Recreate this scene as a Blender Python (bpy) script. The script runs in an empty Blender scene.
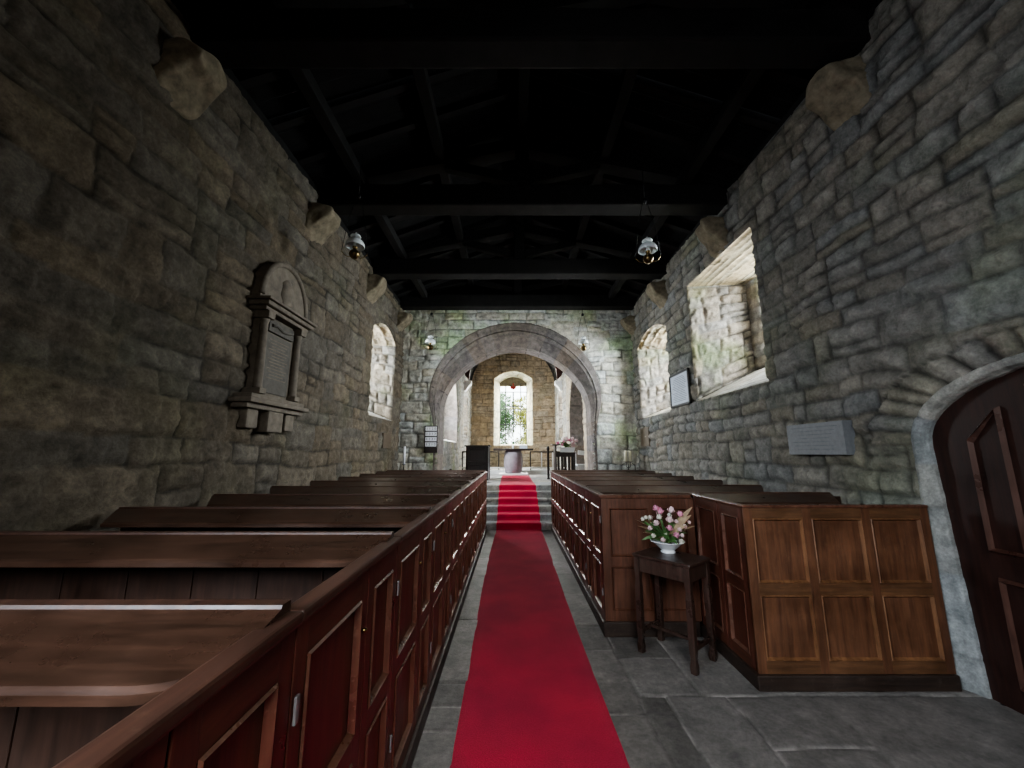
import bpy, bmesh, math, random
import numpy as np
from mathutils import Vector, Matrix

C = bpy.context.scene.collection
PI = math.pi
XL, XR, YE, ZW = -2.8, 3.1, 9.72, 5.25      # nave side walls, chancel arch wall, wall top
YB = -3.2                                    # back of the nave
CXL, CXR, YS = -1.95, 2.05, 18.5            # chancel walls, east wall
CX0 = 0.08
FZ = 0.80                                    # chancel floor

# ------------------------------------------------------------------ materials
def nt(name):
    m = bpy.data.materials.new(name); m.use_nodes = True
    t = m.node_tree; t.nodes.clear()
    out = t.nodes.new('ShaderNodeOutputMaterial')
    b = t.nodes.new('ShaderNodeBsdfPrincipled')
    t.links.new(b.outputs[0], out.inputs[0])
    return m, t, b
def N(t, typ, **kw):
    n = t.nodes.new(typ)
    for k, v in kw.items():
        if k.startswith('_'): setattr(n, k[1:], v)
        else: n.inputs[k.replace('__', ' ')].default_value = v
    return n
def ramp(t, src, stops):
    r = t.nodes.new('ShaderNodeValToRGB'); t.links.new(src, r.inputs[0])
    el = r.color_ramp.elements
    while len(el) > 1: el.remove(el[-1])
    el[0].position = stops[0][0]; el[0].color = (*stops[0][1], 1)
    for p, c in stops[1:]:
        e = el.new(p); e.color = (*c, 1)
    return r
def mix(t, fac, a, b, mode='MIX'):
    m = t.nodes.new('ShaderNodeMix'); m.data_type = 'RGBA'; m.blend_type = mode
    for s, v in ((m.inputs[0], fac), (m.inputs[6], a), (m.inputs[7], b)):
        if isinstance(v, bpy.types.NodeSocket): t.links.new(v, s)
        elif isinstance(v, tuple): s.default_value = (*v, 1) if len(v) == 3 else v
        else: s.default_value = v
    return m.outputs[2]
def coords(t, scale=(1,1,1)):
    tc = t.nodes.new('ShaderNodeTexCoord'); mp = t.nodes.new('ShaderNodeMapping')
    mp.inputs['Scale'].default_value = scale
    t.links.new(tc.outputs['Object'], mp.inputs[0]); return mp.outputs[0]

def stone_mat(name, tint=(1,1,1), algae=0.0, rough=0.92, bump=0.5, fine=38, algae_xyz=None):
    m, t, b = nt(name)
    at = N(t, 'ShaderNodeAttribute', _attribute_name='Col')
    co = coords(t)
    n1 = N(t, 'ShaderNodeTexNoise', Scale=7.0, Detail=8.0, Roughness=.7); t.links.new(co, n1.inputs[0])
    n2 = N(t, 'ShaderNodeTexNoise', Scale=float(fine), Detail=6.0, Roughness=.75); t.links.new(co, n2.inputs[0])
    n3 = N(t, 'ShaderNodeTexNoise', Scale=1.1, Detail=4.0); t.links.new(co, n3.inputs[0])
    r1 = ramp(t, n1.outputs[0], [(.3, (.60,.60,.60)), (.7, (1.32,1.30,1.27))])
    r2 = ramp(t, n2.outputs[0], [(.3, (.72,.72,.72)), (.68, (1.2,1.2,1.2))])
    c = mix(t, 1.0, at.outputs[0], r1.outputs[0], 'MULTIPLY')
    c = mix(t, 1.0, c, r2.outputs[0], 'MULTIPLY')
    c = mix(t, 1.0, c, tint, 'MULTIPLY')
    if algae > 0:
        r3 = ramp(t, n3.outputs[0], [(.52, (0,0,0)), (.7, (1,1,1))])
        rr = mix(t, 1.0, r3.outputs[0], (algae,)*3, 'MULTIPLY')
        cc = mix(t, 1.0, c, (.74,.95,.55), 'MULTIPLY')
        c = mix(t, rr, c, cc)
    t.links.new(c, b.inputs['Base Color']); b.inputs['Roughness'].default_value = rough
    b.inputs['Specular IOR Level'].default_value = .25
    ad = N(t, 'ShaderNodeMath', _operation='ADD'); t.links.new(n1.outputs[0], ad.inputs[0]); t.links.new(n2.outputs[0], ad.inputs[1])
    bp = N(t, 'ShaderNodeBump', Strength=bump, Distance=.018)
    t.links.new(ad.outputs[0], bp.inputs['Height']); t.links.new(bp.outputs[0], b.inputs['Normal'])
    return m

def wood_mat(name, dark, light, rough=.42, grain=(14,14,1.2), spec=.5, wear=0.0, wearcol=(.3,.17,.09)):
    m, t, b = nt(name)
    co = coords(t, grain)
    n1 = N(t, 'ShaderNodeTexNoise', Scale=2.2, Detail=7.0, Roughness=.62, Distortion=.6); t.links.new(co, n1.inputs[0])
    co2 = coords(t)
    n2 = N(t, 'ShaderNodeTexNoise', Scale=3.0, Detail=5.0, Roughness=.6); t.links.new(co2, n2.inputs[0])
    r1 = ramp(t, n1.outputs[0], [(.28, dark), (.72, light)])
    r2 = ramp(t, n2.outputs[0], [(.3, (.62,.6,.6)), (.7, (1.2,1.18,1.15))])
    c = mix(t, 1.0, r1.outputs[0], r2.outputs[0], 'MULTIPLY')
    if wear > 0:
        n3 = N(t, 'ShaderNodeTexNoise', Scale=24.0, Detail=6.0, Roughness=.8); t.links.new(co2, n3.inputs[0])
        r3 = ramp(t, n3.outputs[0], [(.56, (0,0,0)), (.72, (wear,)*3)])
        c = mix(t, r3.outputs[0], c, wearcol)
    t.links.new(c, b.inputs['Base Color'])
    rr = ramp(t, n2.outputs[0], [(.3, (rough-.1,)*3), (.7, (rough+.14,)*3)])
    t.links.new(rr.outputs[0], b.inputs['Roughness']); b.inputs['Specular IOR Level'].default_value = spec
    bp = N(t, 'ShaderNodeBump', Strength=.10, Distance=.003)
    t.links.new(n1.outputs[0], bp.inputs['Height']); t.links.new(bp.outputs[0], b.inputs['Normal'])
    return m
def plain(name, col, rough=.6, metal=0.0, noise=.25, scale=12.0, bump=0.0, spec=.5, trans=0.0, sheen=0.0, sub=0.0):
    m, t, b = nt(name)
    co = coords(t)
    n = N(t, 'ShaderNodeTexNoise', Scale=scale, Detail=6.0, Roughness=.65); t.links.new(co, n.inputs[0])
    r = ramp(t, n.outputs[0], [(.3, tuple(x*(1-noise) for x in col)), (.7, tuple(min(1, x*(1+noise)) for x in col))])
    t.links.new(r.outputs[0], b.inputs['Base Color'])
    b.inputs['Roughness'].default_value = rough; b.inputs['Metallic'].default_value = metal
    b.inputs['Specular IOR Level'].default_value = spec
    b.inputs['Transmission Weight'].default_value = trans
    b.inputs['Sheen Weight'].default_value = sheen
    if bump > 0:
        bp = N(t, 'ShaderNodeBump', Strength=bump, Distance=.01)
        t.links.new(n.outputs[0], bp.inputs['Height']); t.links.new(bp.outputs[0], b.inputs['Normal'])
    return m
def glass_mat(name, tint=(1,1,1), clear=.93):
    m, t, b = nt(name)
    out = [n for n in t.nodes if n.type == 'OUTPUT_MATERIAL'][0]
    tr = N(t, 'ShaderNodeBsdfTransparent'); tr.inputs[0].default_value = (*tint, 1)
    gl = N(t, 'ShaderNodeBsdfGlossy'); gl.inputs['Roughness'].default_value = .08
    mx = N(t, 'ShaderNodeMixShader'); mx.inputs[0].default_value = 1 - clear
    t.links.new(tr.outputs[0], mx.inputs[1]); t.links.new(gl.outputs[0], mx.inputs[2]); t.links.new(mx.outputs[0], out.inputs[0])
    t.nodes.remove(b)
    return m

M = {}
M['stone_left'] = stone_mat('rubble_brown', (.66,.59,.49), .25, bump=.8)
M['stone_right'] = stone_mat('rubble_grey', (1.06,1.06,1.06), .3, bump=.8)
M['stone_arch'] = stone_mat('rubble_pale', (1.0,1.0,.95), .8)
M['stone_east'] = stone_mat('rubble_tan', (1.45,1.27,1.03), .15)
M['stone_white'] = stone_mat('pale_lit_rubble', (1.35,1.32,1.22), 0)  # whiter tint stands in for strong light on the sanctuary walls
M['ashlar'] = stone_mat('dressed_ashlar', (.66,.62,.60), .15, bump=.25, fine=60)
M['ashlar_grey'] = stone_mat('dressed_grey', (.82,.84,.84), .1, bump=.3, fine=60)
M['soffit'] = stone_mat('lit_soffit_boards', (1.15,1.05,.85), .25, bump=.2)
M['flags'] = stone_mat('flagstones', (.98,.95,.93), .0, rough=.5, bump=.3, fine=30)
M['step'] = stone_mat('step_stone', (1.0,1.0,.98), .1, rough=.7, bump=.4)
M['corbel'] = plain('corbel_stone', (.20,.17,.12), .95, noise=.4, scale=9, bump=.8, spec=.2)
M['monument'] = plain('monument_stone', (.17,.145,.115), .85, noise=.3, scale=10, bump=.3, spec=.25)
M['monument_dark'] = plain('monument_slate', (.10,.09,.075), .8, noise=.3, scale=14)
M['pew_v'] = wood_mat('pew_oak_red', (.038,.013,.009), (.125,.042,.026), .36)
M['pew_h'] = wood_mat('pew_oak_rail', (.038,.014,.009), (.115,.042,.025), .36, grain=(1.5,1.5,16))
M['pew_mould'] = wood_mat('pew_moulding', (.055,.022,.015), (.15,.068,.042), .28, wear=.3, wearcol=(.34,.22,.15))  # lighter than the pew oak, light caught on bevels put into the colour
M['pew_top'] = wood_mat('pew_ledge_oak', (.026,.014,.009), (.078,.040,.026), .34, grain=(1.2,14,14), wear=.06, wearcol=(.20,.12,.07))
M['box_v'] = wood_mat('box_front_oak', (.062,.027,.015), (.160,.072,.036), .45, wear=.2, wearcol=(.22,.12,.06))
M['box_h'] = wood_mat('box_front_rail', (.058,.028,.014), (.155,.076,.036), .45, grain=(1.2,14,16), wear=.15)
M['box_mould'] = wood_mat('box_moulding', (.08,.036,.018), (.24,.12,.055), .4)  # bevel highlights of the box front put into a lighter wood
M['plinth'] = wood_mat('dark_plinth', (.015,.010,.008), (.045,.028,.02), .5, grain=(1.2,8,16), wear=.3, wearcol=(.16,.13,.11))
M['table'] = wood_mat('table_oak', (.022,.014,.011), (.070,.044,.035), .30, wear=.25, wearcol=(.12,.08,.06))
M['door'] = wood_mat('door_oak', (.012,.0055,.0045), (.040,.015,.011), .45)
M['door_m'] = wood_mat('door_moulding', (.035,.015,.011), (.10,.048,.035), .3)
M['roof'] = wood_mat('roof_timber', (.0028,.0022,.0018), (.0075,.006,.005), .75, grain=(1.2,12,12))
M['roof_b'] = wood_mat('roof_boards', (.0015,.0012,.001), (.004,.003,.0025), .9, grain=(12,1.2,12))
M['brace'] = wood_mat('brace_oak', (.03,.010,.008), (.075,.028,.02), .6)
M['dark_wood'] = wood_mat('dark_oak', (.012,.008,.007), (.035,.024,.02), .4)
M['milk'] = plain('milk_glass', (.72,.76,.76), .18, noise=.05)
M['brass'] = plain('aged_brass', (.17,.12,.055), .3, 1.0, .3)
M['iron'] = plain('black_iron', (.02,.02,.02), .45, .8)
M['steel'] = plain('brushed_steel', (.24,.24,.24), .45, .5)
M['china'] = plain('white_china', (.70,.74,.76), .15, noise=.05)
M['pink'] = plain('pink_petals', (.72,.32,.46), .6, noise=.3, scale=60)
M['palepink'] = plain('pale_pink_petals', (.80,.62,.64), .6, noise=.2, scale=60)
M['white_p'] = plain('white_petals', (.75,.74,.66), .6, noise=.12, scale=60)
M['leaf'] = plain('green_leaves', (.07,.15,.045), .5, noise=.4, scale=30)
M['blade'] = plain('dry_fern_fronds', (.32,.24,.15), .7, noise=.35, scale=30)
M['paper'] = plain('notice_paper', (.42,.47,.54), .5, noise=.08)
M['ink'] = plain('ink', (.12,.14,.18), .7)
M['card'] = plain('number_card', (.75,.77,.80), .6, noise=.04)
M['black'] = plain('black_frame', (.012,.012,.012), .3)
M['tablet'] = plain('grey_slate_tablet', (.155,.162,.168), .6, noise=.15, scale=25, bump=.1)
M['tablet_line'] = plain('engraving_grey', (.13,.137,.143), .7)
M['wax'] = plain('cream_wax', (.62,.58,.42), .5, noise=.05)
M['cloth'] = plain('altar_stone', (.24,.22,.24), .8, noise=.15, scale=8, bump=.2)
M['whitepaint'] = plain('white_paint', (.72,.73,.72), .5, noise=.08)
M['bark'] = plain('bark', (.10,.07,.05), .9, bump=.8)
M['foliage_g'] = plain('spring_foliage', (.06,.14,.04), .6, noise=.5, scale=3)
M['foliage_y'] = plain('yellow_green_foliage', (.34,.34,.05), .6, noise=.4, scale=3)
M['grass'] = plain('grass', (.10,.18,.05), .8, noise=.4)
M['glass'] = glass_mat('window_glass')
M['lead'] = plain('window_lead', (.10,.10,.10), .6, .3)
M['red_glass'] = plain('red_glass', (.45,.03,.02), .4)
M['plaque'] = plain('brown_plaque', (.10,.075,.05), .5, noise=.3)
# carpet
def carpet_mat():
    m, t, b = nt('crimson_carpet')
    co = coords(t)
    n = N(t, 'ShaderNodeTexNoise', Scale=160.0, Detail=3.0); t.links.new(co, n.inputs[0])
    n2 = N(t, 'ShaderNodeTexNoise', Scale=2.0, Detail=3.0); t.links.new(co, n2.inputs[0])
    r = ramp(t, n.outputs[0], [(.3, (.33,.016,.042)), (.7, (.53,.032,.078))])
    r2 = ramp(t, n2.outputs[0], [(.35, (.8,.8,.85)), (.65, (1.1,1.05,1.0))])
    c = mix(t, 1.0, r.outputs[0], r2.outputs[0], 'MULTIPLY')
    t.links.new(c, b.inputs['Base Color']); b.inputs['Roughness'].default_value = .95
    b.inputs['Specular IOR Level'].default_value = .15
    b.inputs['Sheen Weight'].default_value = .16
    b.inputs['Sheen Tint'].default_value = (.9,.4,.45,1)
    bp = N(t, 'ShaderNodeBump', Strength=.4, Distance=.004)
    t.links.new(n.outputs[0], bp.inputs['Height']); t.links.new(bp.outputs[0], b.inputs['Normal'])
    return m
M['carpet'] = carpet_mat()

# ------------------------------------------------------------------ object helpers
def link(o, parent=None):
    C.objects.link(o)
    if parent: o.parent = parent
    return o
def tag(o, label=None, cat=None, group=None, kind=None):
    if label: o['label'] = label
    if cat: o['category'] = cat
    if group: o['group'] = group
    if kind: o['kind'] = kind
    return o
def thing(name, label, cat, loc=(0,0,0), rz=0, group=None):
    o = bpy.data.objects.new(name, None); C.objects.link(o)
    o.location = loc; o.rotation_euler = (0,0,rz); o.empty_display_size = .1
    return tag(o, label, cat, group)
def obj(name, bm, mats, parent=None, smooth=False, kind=None):
    me = bpy.data.meshes.new(name); bm.to_mesh(me); bm.free()
    if not isinstance(mats, (list, tuple)): mats = [mats]
    for m in mats: me.materials.append(m)
    if smooth:
        for p in me.polygons: p.use_smooth = True
    o = bpy.data.objects.new(name, me); link(o, parent)
    if kind: o['kind'] = kind
    return o
def dup(root, loc=None, rz=None):
    r = root.copy(); C.objects.link(r)
    if loc is not None: r.location = loc
    if rz is not None: r.rotation_euler = (0,0,rz)
    for ch in list(root.children):
        c = ch.copy(); C.objects.link(c); c.parent = r
        for g in list(ch.children):
            d = g.copy(); C.objects.link(d); d.parent = c
    return r
def box(bm, x0, x1, y0, y1, z0, z1, mi=0, bev=0.0, mat=None):
    tmp = bmesh.new()
    r = bmesh.ops.create_cube(tmp, size=1.0)
    for v in tmp.verts:
        v.co = Vector((x0 + (v.co.x+.5)*(x1-x0), y0 + (v.co.y+.5)*(y1-y0), z0 + (v.co.z+.5)*(z1-z0)))
    if bev > 0:
        bmesh.ops.bevel(tmp, geom=tmp.edges[:], offset=min(bev, .45*min(abs(x1-x0), abs(y1-y0), abs(z1-z0))), segments=2, profile=.6, affect='EDGES')
    for f in tmp.faces: f.material_index = mi
    if mat is not None: bmesh.ops.transform(tmp, matrix=mat, verts=tmp.verts[:])
    bmesh.ops.recalc_face_normals(tmp, faces=tmp.faces[:])
    me = bpy.data.meshes.new('t'); tmp.to_mesh(me); tmp.free(); bm.from_mesh(me); bpy.data.meshes.remove(me)
def lathe(bm, prof, seg=24, cx=0, cy=0, mi=0, cap=True):
    rings = []
    for r, z in prof:
        rings.append([bm.verts.new((cx + r*math.cos(2*PI*k/seg), cy + r*math.sin(2*PI*k/seg), z)) for k in range(seg)])
    for a, b in zip(rings[:-1], rings[1:]):
        for k in range(seg):
            f = bm.faces.new((a[k], a[(k+1)%seg], b[(k+1)%seg], b[k])); f.material_index = mi; f.smooth = True
    if cap:
        for rg, fl in ((rings[0], True), (rings[-1], False)):
            if prof[0 if fl else -1][0] > 1e-4:
                f = bm.faces.new(rg[::-1] if fl else rg); f.material_index = mi
def tube(bm, pts, r, seg=8, mi=0):
    pts = [Vector(p) for p in pts]; rs = r if isinstance(r, (list, tuple)) else [r]*len(pts)
    rings = []
    for i, p in enumerate(pts):
        d = (pts[min(i+1, len(pts)-1)] - pts[max(i-1, 0)]).normalized()
        a = d.orthogonal().normalized()
        if i and rings:
            a = (prev - d*prev.dot(d)).normalized()
        prev = a; b = d.cross(a)
        rings.append([bm.verts.new(p + (a*math.cos(2*PI*k/seg) + b*math.sin(2*PI*k/seg))*rs[i]) for k in range(seg)])
    for A, B in zip(rings[:-1], rings[1:]):
        for k in range(seg):
            f = bm.faces.new((A[k], A[(k+1)%seg], B[(k+1)%seg], B[k])); f.material_index = mi; f.smooth = True
    bm.faces.new(rings[0][::-1]).material_index = mi; bm.faces.new(rings[-1]).material_index = mi
def prism(bm, poly, axis, a0, a1, mi=0):
    """poly: 2D list; axis: 'x' 'y' or 'z' extrusion"""
    def P(p, a):
        return {'x': (a, p[0], p[1]), 'y': (p[0], a, p[1]), 'z': (p[0], p[1], a)}[axis]
    A = [bm.verts.new(P(p, a0)) for p in poly]; B = [bm.verts.new(P(p, a1)) for p in poly]
    n = len(poly)
    fs = [bm.faces.new(A[::-1]), bm.faces.new(B)]
    for i in range(n): fs.append(bm.faces.new((A[i], A[(i+1)%n], B[(i+1)%n], B[i])))
    for f in fs: f.material_index = mi
    bmesh.ops.recalc_face_normals(bm, faces=fs)

# ------------------------------------------------------------------ stone surfaces
def hash2(ix, iy, seed):
    h = (ix.astype(np.int64)*374761393 + iy.astype(np.int64)*668265263 + seed*1442695041) & 0xffffffff
    h = ((h ^ (h >> 13)) * 1274126177) & 0xffffffff
    return ((h ^ (h >> 16)) & 0xffff) / 65535.0
def vnoise(x, y, seed):
    ix, iy = np.floor(x), np.floor(y); fx, fy = x-ix, y-iy
    fx = fx*fx*(3-2*fx); fy = fy*fy*(3-2*fy)
    a = hash2(ix, iy, seed); b = hash2(ix+1, iy, seed); c = hash2(ix, iy+1, seed); d = hash2(ix+1, iy+1, seed)
    return (a*(1-fx)+b*fx)*(1-fy) + (c*(1-fx)+d*fx)*fy
def fbm(x, y, seed, o=4):
    s = 0; a = .5
    for k in range(o):
        s = s + a*vnoise(x*2**k, y*2**k, seed+k*17); a *= .5
    return s/ (1-.5**o)
DEF = dict(hmin=.13, hmax=.34, wmin=.20, wmax=.72, joint=.028, amp=.030, warp=.035, round=2.6, split=.33, rough=.95, jag=1.0, flush=.8, mortar=.72, lo=.78, hi=1.12, base=(.235,.225,.20))
def stone_field(u, v, seed, **kw):
    p = dict(DEF); p.update(kw)
    rng = np.random.RandomState(seed)
    w = p['warp']
    uu = u + w*2*(fbm(u*3.1, v*3.1, seed+3)-.5) + 30
    vv = v + w*2*(fbm(u*2.7+9, v*2.7, seed+5)-.5) + w*3.0*(vnoise(u*.55, v*.7, seed+8)-.5) + 3
    ys = [0.0]
    while ys[-1] < 24: ys.append(ys[-1] + rng.uniform(p['hmin'], p['hmax']))
    ys = np.array(ys)
    ci = np.clip(np.searchsorted(ys, vv, side='right')-1, 0, len(ys)-2)
    h = ys[ci+1]-ys[ci]; ly = vv-ys[ci]
    d_in = np.zeros_like(u); sid = np.zeros(u.shape, dtype=np.int64)
    dx = np.zeros_like(u); wx = np.ones_like(u)
    for c in np.unique(ci):
        m = ci == c; xs = [rng.uniform(0, .5)]
        r2 = np.random.RandomState(seed*131+int(c)); hh = ys[c+1]-ys[c]; lim = uu[m].max()+2; xs = [max(0, uu[m].min()-2) - r2.uniform(0, .6)]
        while xs[-1] < lim: xs.append(xs[-1] + r2.uniform(p['wmin'], p['wmax'])*(.7+.3*hh/p['hmax']))
        xs = np.array(xs); k = np.searchsorted(xs, uu[m], side='right')-1
        k = np.clip(k, 0, len(xs)-2)
        dx[m] = np.minimum(uu[m]-xs[k], xs[k+1]-uu[m]); wx[m] = xs[k+1]-xs[k]
        sid[m] = k + c*977
    # split some tall stones in two thin ones
    rs = hash2(sid, sid*0, seed+21)
    split = (rs < p['split']) & (h > .22)
    cut = h*(.35+.3*hash2(sid, sid*0+1, seed+22))
    up = split & (ly > cut)
    y0 = np.where(up, cut, 0); y1 = np.where(split & ~up, cut, h)
    dy = np.minimum(ly-y0, y1-ly)
    sid = sid*2 + up
    dxs = np.maximum(dx, 1e-5); dys = np.maximum(dy, 1e-5); q = p['round']
    d = (dxs**-q + dys**-q)**(-1/q)
    d = d + .016*p['jag']*(fbm(u*16, v*16, seed+31)-.5) + .030*p['jag']*(fbm(u*6, v*6, seed+32, 2)-.5)
    j = p['joint']*(.6+.9*vnoise(u*1.3, v*1.3, seed+33))
    t = np.clip(d/j/1.5, 0, 1); t = t*t*(3-2*t)
    r3 = hash2(sid, sid*0+3, seed+23); r4 = hash2(sid, sid*0+4, seed+24); r5 = hash2(sid, sid*0+5, seed+25)
    hgt = p['amp']*t*(.55+.65*r3)
    n = fbm(u*9, v*9, seed+41)-.5
    rg = 1-np.abs(2*fbm(u*11+3, v*13, seed+47, 4)-1)*1.6      # ridged, chipped faces
    flush = np.clip((fbm(u*.9+4, v*1.1, seed+51, 3)-.46)*5, 0, 1)*p['flush']
    tilt = (hash2(sid, sid*0+7, seed+26)-.5)*(ly/np.maximum(h,.05)-.5)*.8
    hgt = hgt*(1-.6*flush) + p['amp']*p['rough']*(n*1.2 + .45*(rg-.6) + .9*(fbm(u*24, v*24, seed+43, 3)-.5) + tilt*.6)*(.3+.7*t)
    val = p['lo'] + (p['hi']-p['lo'])*r4
    val = val*(.70+.6*(n+.5))
    edge = np.clip(d/(j*.6), 0, 1)
    val = val*(.93+.22*(rg-.6))
    val = val*t + (1-t)*p['mortar']*((.45+.75*edge)*(1-flush) + flush*1.45)
    warm = (r5-.5)*.13
    b = p['base']
    col = np.stack([b[0]*val*(1+warm), b[1]*val*(1+.2*warm), b[2]*val*(1-warm), np.ones_like(val)], -1)
    return hgt, col
def mesh_grid(name, P, col, mat, keep=None, parent=None, kind=None, smooth=True):
    nu, nv = P.shape[:2]
    idx = np.arange(nu*nv).reshape(nu, nv)
    F = np.stack([idx[:-1,:-1], idx[1:,:-1], idx[1:,1:], idx[:-1,1:]], -1)
    if keep is not None: F = F[keep]
    F = F.reshape(-1, 4)
    used = np.unique(F); remap = np.full(nu*nv, -1); remap[used] = np.arange(len(used)); F = remap[F]
    V = P.reshape(-1, 3)[used]; CC = col.reshape(-1, 4)[used]
    me = bpy.data.meshes.new(name)
    me.vertices.add(len(V)); me.vertices.foreach_set('co', V.astype(np.float32).ravel())
    me.loops.add(F.size); me.loops.foreach_set('vertex_index', F.astype(np.int32).ravel())
    me.polygons.add(len(F)); me.polygons.foreach_set('loop_start', (np.arange(len(F))*4).astype(np.int32))
    me.polygons.foreach_set('loop_total', np.full(len(F), 4, dtype=np.int32))
    me.polygons.foreach_set('use_smooth', np.full(len(F), smooth))
    me.update(calc_edges=True); me.validate()
    a = me.color_attributes.new('Col', 'FLOAT_COLOR', 'POINT')
    a.data.foreach_set('color', CC.astype(np.float32).ravel())
    me.materials.append(mat)
    o = bpy.data.objects.new(name, me); link(o, parent)
    if kind: o['kind'] = kind
    return o
def axis(breaks, res):
    out = [breaks[0]]
    for a, b, in zip(breaks[:-1], breaks[1:]):
        n = max(1, int(round((b-a)/res))); out += list(a + (b-a)*(np.arange(n)+1)/n)
    return np.array(out)
def patch(name, fn, us, vs, mat, seed, parent=None, kind=None, flip=False, holes=(), remap=None, fade=None, maskfn=None, border=True, recolor=None, **kw):
    """fn(U,V)->P. holes: (u0,u1,v0,top(u)) cut out."""
    U, V = np.meshgrid(us, vs, indexing='ij')
    cu = (U[:-1,:-1]+U[1:,1:])/2; cv = (V[:-1,:-1]+V[1:,1:])/2
    keep = np.ones(cu.shape, bool)
    for (u0, u1, v0, top) in holes:
        keep &= ~((cu > u0) & (cu < u1) & (cv > v0) & (cv < top(np.clip(cu, u0, u1))))
    if maskfn is not None: keep &= ~maskfn(cu, cv)
    cnt = np.zeros(U.shape)
    for a in (0, 1):
        for b in (0, 1):
            cnt[a:U.shape[0]-1+a, b:U.shape[1]-1+b] += keep
    full = np.full(U.shape, 4.0); full[0,:] = full[-1,:] = 2; full[:,0] = full[:,-1] = 2
    full[0,0] = full[-1,0] = full[0,-1] = full[-1,-1] = 1
    hb = (cnt < full) & (cnt > 0)
    dv = np.median(np.diff(vs))
    V2 = V.copy()
    for (u0, u1, v0, top) in holes:
        T = top(np.clip(U, u0, u1)); m = hb & (np.abs(V-T) < dv*1.6) & (U > u0-1e-6) & (U < u1+1e-6) & (V > v0+dv)
        V2[m] = T[m]
    h, col = stone_field(U, V2, seed, **kw)
    if remap is not None:
        ru, rv, msk, d = remap(U, V2)
        h2, c2 = stone_field(ru, rv, seed+900, **{**kw, 'hmin': 2.0, 'hmax': 2.1, 'wmin': .13, 'wmax': .24, 'warp': .012, 'split': 0, 'flush': 0, 'mortar': .45})
        e = np.clip(d/.03, 0, 1)
        h = np.where(msk, h2*e, h); col = np.where(msk[..., None], c2*(.5+.5*e[..., None]), col); col[..., 3] = 1
    P = fn(U, V2)
    e = 1e-3
    Du = fn(U+e, V2)-fn(U-e, V2); Dv = fn(U, V2+e)-fn(U, V2-e)
    Nn = np.cross(Du, Dv); Nn /= np.maximum(np.linalg.norm(Nn, axis=-1, keepdims=True), 1e-12)
    if flip: Nn = -Nn
    h = np.where(hb, 0, h)
    if fade is not None: h = h*fade(U, V2)
    if border:
        h[0,:] = h[-1,:] = 0; h[:,0] = h[:,-1] = 0
    if recolor is not None: col = recolor(U, V2, col)
    return mesh_grid(name, P + Nn*h[..., None], col, mat, keep, parent, kind)
def bil(c00, c10, c11, c01):
    """patch between 4 corners in metric u,v; returns fn,us range"""
    c = [np.array(x, float) for x in (c00, c10, c11, c01)]
    L = (np.linalg.norm(c[1]-c[0]) + np.linalg.norm(c[2]-c[3]))/2
    H = (np.linalg.norm(c[3]-c[0]) + np.linalg.norm(c[2]-c[1]))/2
    def f(U, V):
        s = (U/L)[..., None]; t = (V/H)[..., None]
        return c[0]*(1-s)*(1-t) + c[1]*s*(1-t) + c[2]*s*t + c[3]*(1-s)*t
    return f, L, H
def quad_patch(name, c, mat, seed, res=.03, parent=None, kind=None, toward=None, **kw):
    f, L, H = bil(*c)
    us = axis([0, L], res); vs = axis([0, H], res)
    a, b, d = (np.array(c[i], float) for i in (0, 1, 3)); n = np.cross(b-a, d-a)
    flip = toward is not None and np.dot(n, np.array(toward, float)-a) < 0
    return patch(name, f, us, vs, mat, seed, parent, kind, flip=flip, **kw)

# ------------------------------------------------------------------ nave walls
# openings (along Y) : window, segmental heads
def seg(u0, u1, spring, rise):
    c = (u0+u1)/2; hw = (u1-u0)/2
    return lambda u: spring + rise*(1-((u-c)/hw)**2)
WL = (7.55, 9.1, 2.33, seg(7.55, 9.1, 4.12, .26))
WRs = (7.52, 9.35, 2.40, seg(7.52, 9.35, 4.10, .26))
WRb = (4.63, 6.52, 2.45, lambda u: 4.50 + 0*u)
DC, DHW, DSP, DR = 2.10, .90, 1.66, .50            # door centre, half width, spring, rise
def door_top(u):
    t = np.clip(np.abs((u-DC)/DHW), 0, 1); return DSP + DR*np.sqrt(np.maximum(0, 1-t**2.0))
DO = (DC-DHW, DC+DHW, -.02, door_top)

def left_fn(U, V): return np.stack([np.full_like(U, XL), U, V], -1)
def right_fn(U, V): return np.stack([np.full_like(U, XR), U, V], -1)
GREY = (.235,.225,.205)
us = axis([.9, 7.55, 9.1, YE+.02], .021); vs = axis([0, 2.33, ZW], .021)
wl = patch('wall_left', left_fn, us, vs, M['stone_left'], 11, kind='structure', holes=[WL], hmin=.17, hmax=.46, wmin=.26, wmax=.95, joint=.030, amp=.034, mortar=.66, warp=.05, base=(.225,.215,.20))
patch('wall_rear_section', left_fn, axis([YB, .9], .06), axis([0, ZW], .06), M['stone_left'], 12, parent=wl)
def door_fade(U, V):
    a = (U-DC)/DHW; b = np.maximum(V-DSP, 0)/DR
    d = np.where(V < DSP, np.abs(U-DC)-DHW, (np.sqrt(a*a+b*b)-1)*.6)
    return np.clip((d-.035)/.05, .15, 1)
def arch_map(U, V):
    a = (U-DC)/DHW; b = np.maximum(V-DSP, 0)/DR
    r = np.sqrt(a*a+b*b); ang = np.arctan2(b, a)
    dist = (r-1)*.75
    jit = .06*(vnoise(ang*9, ang*0, 5)-.5)
    msk = (dist < .34+jit) & (V > DSP-.0) & (dist > -.1)
    d = np.minimum(.34+jit-dist, (V-DSP)+.01)
    return ang*1.05, dist+.7, msk, np.maximum(d, 0)
us = axis([.9, DO[0], DO[1], 4.63, 6.52, 7.52, 9.35, YE+.02], .021) if DO[0] > .9 else None
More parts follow.
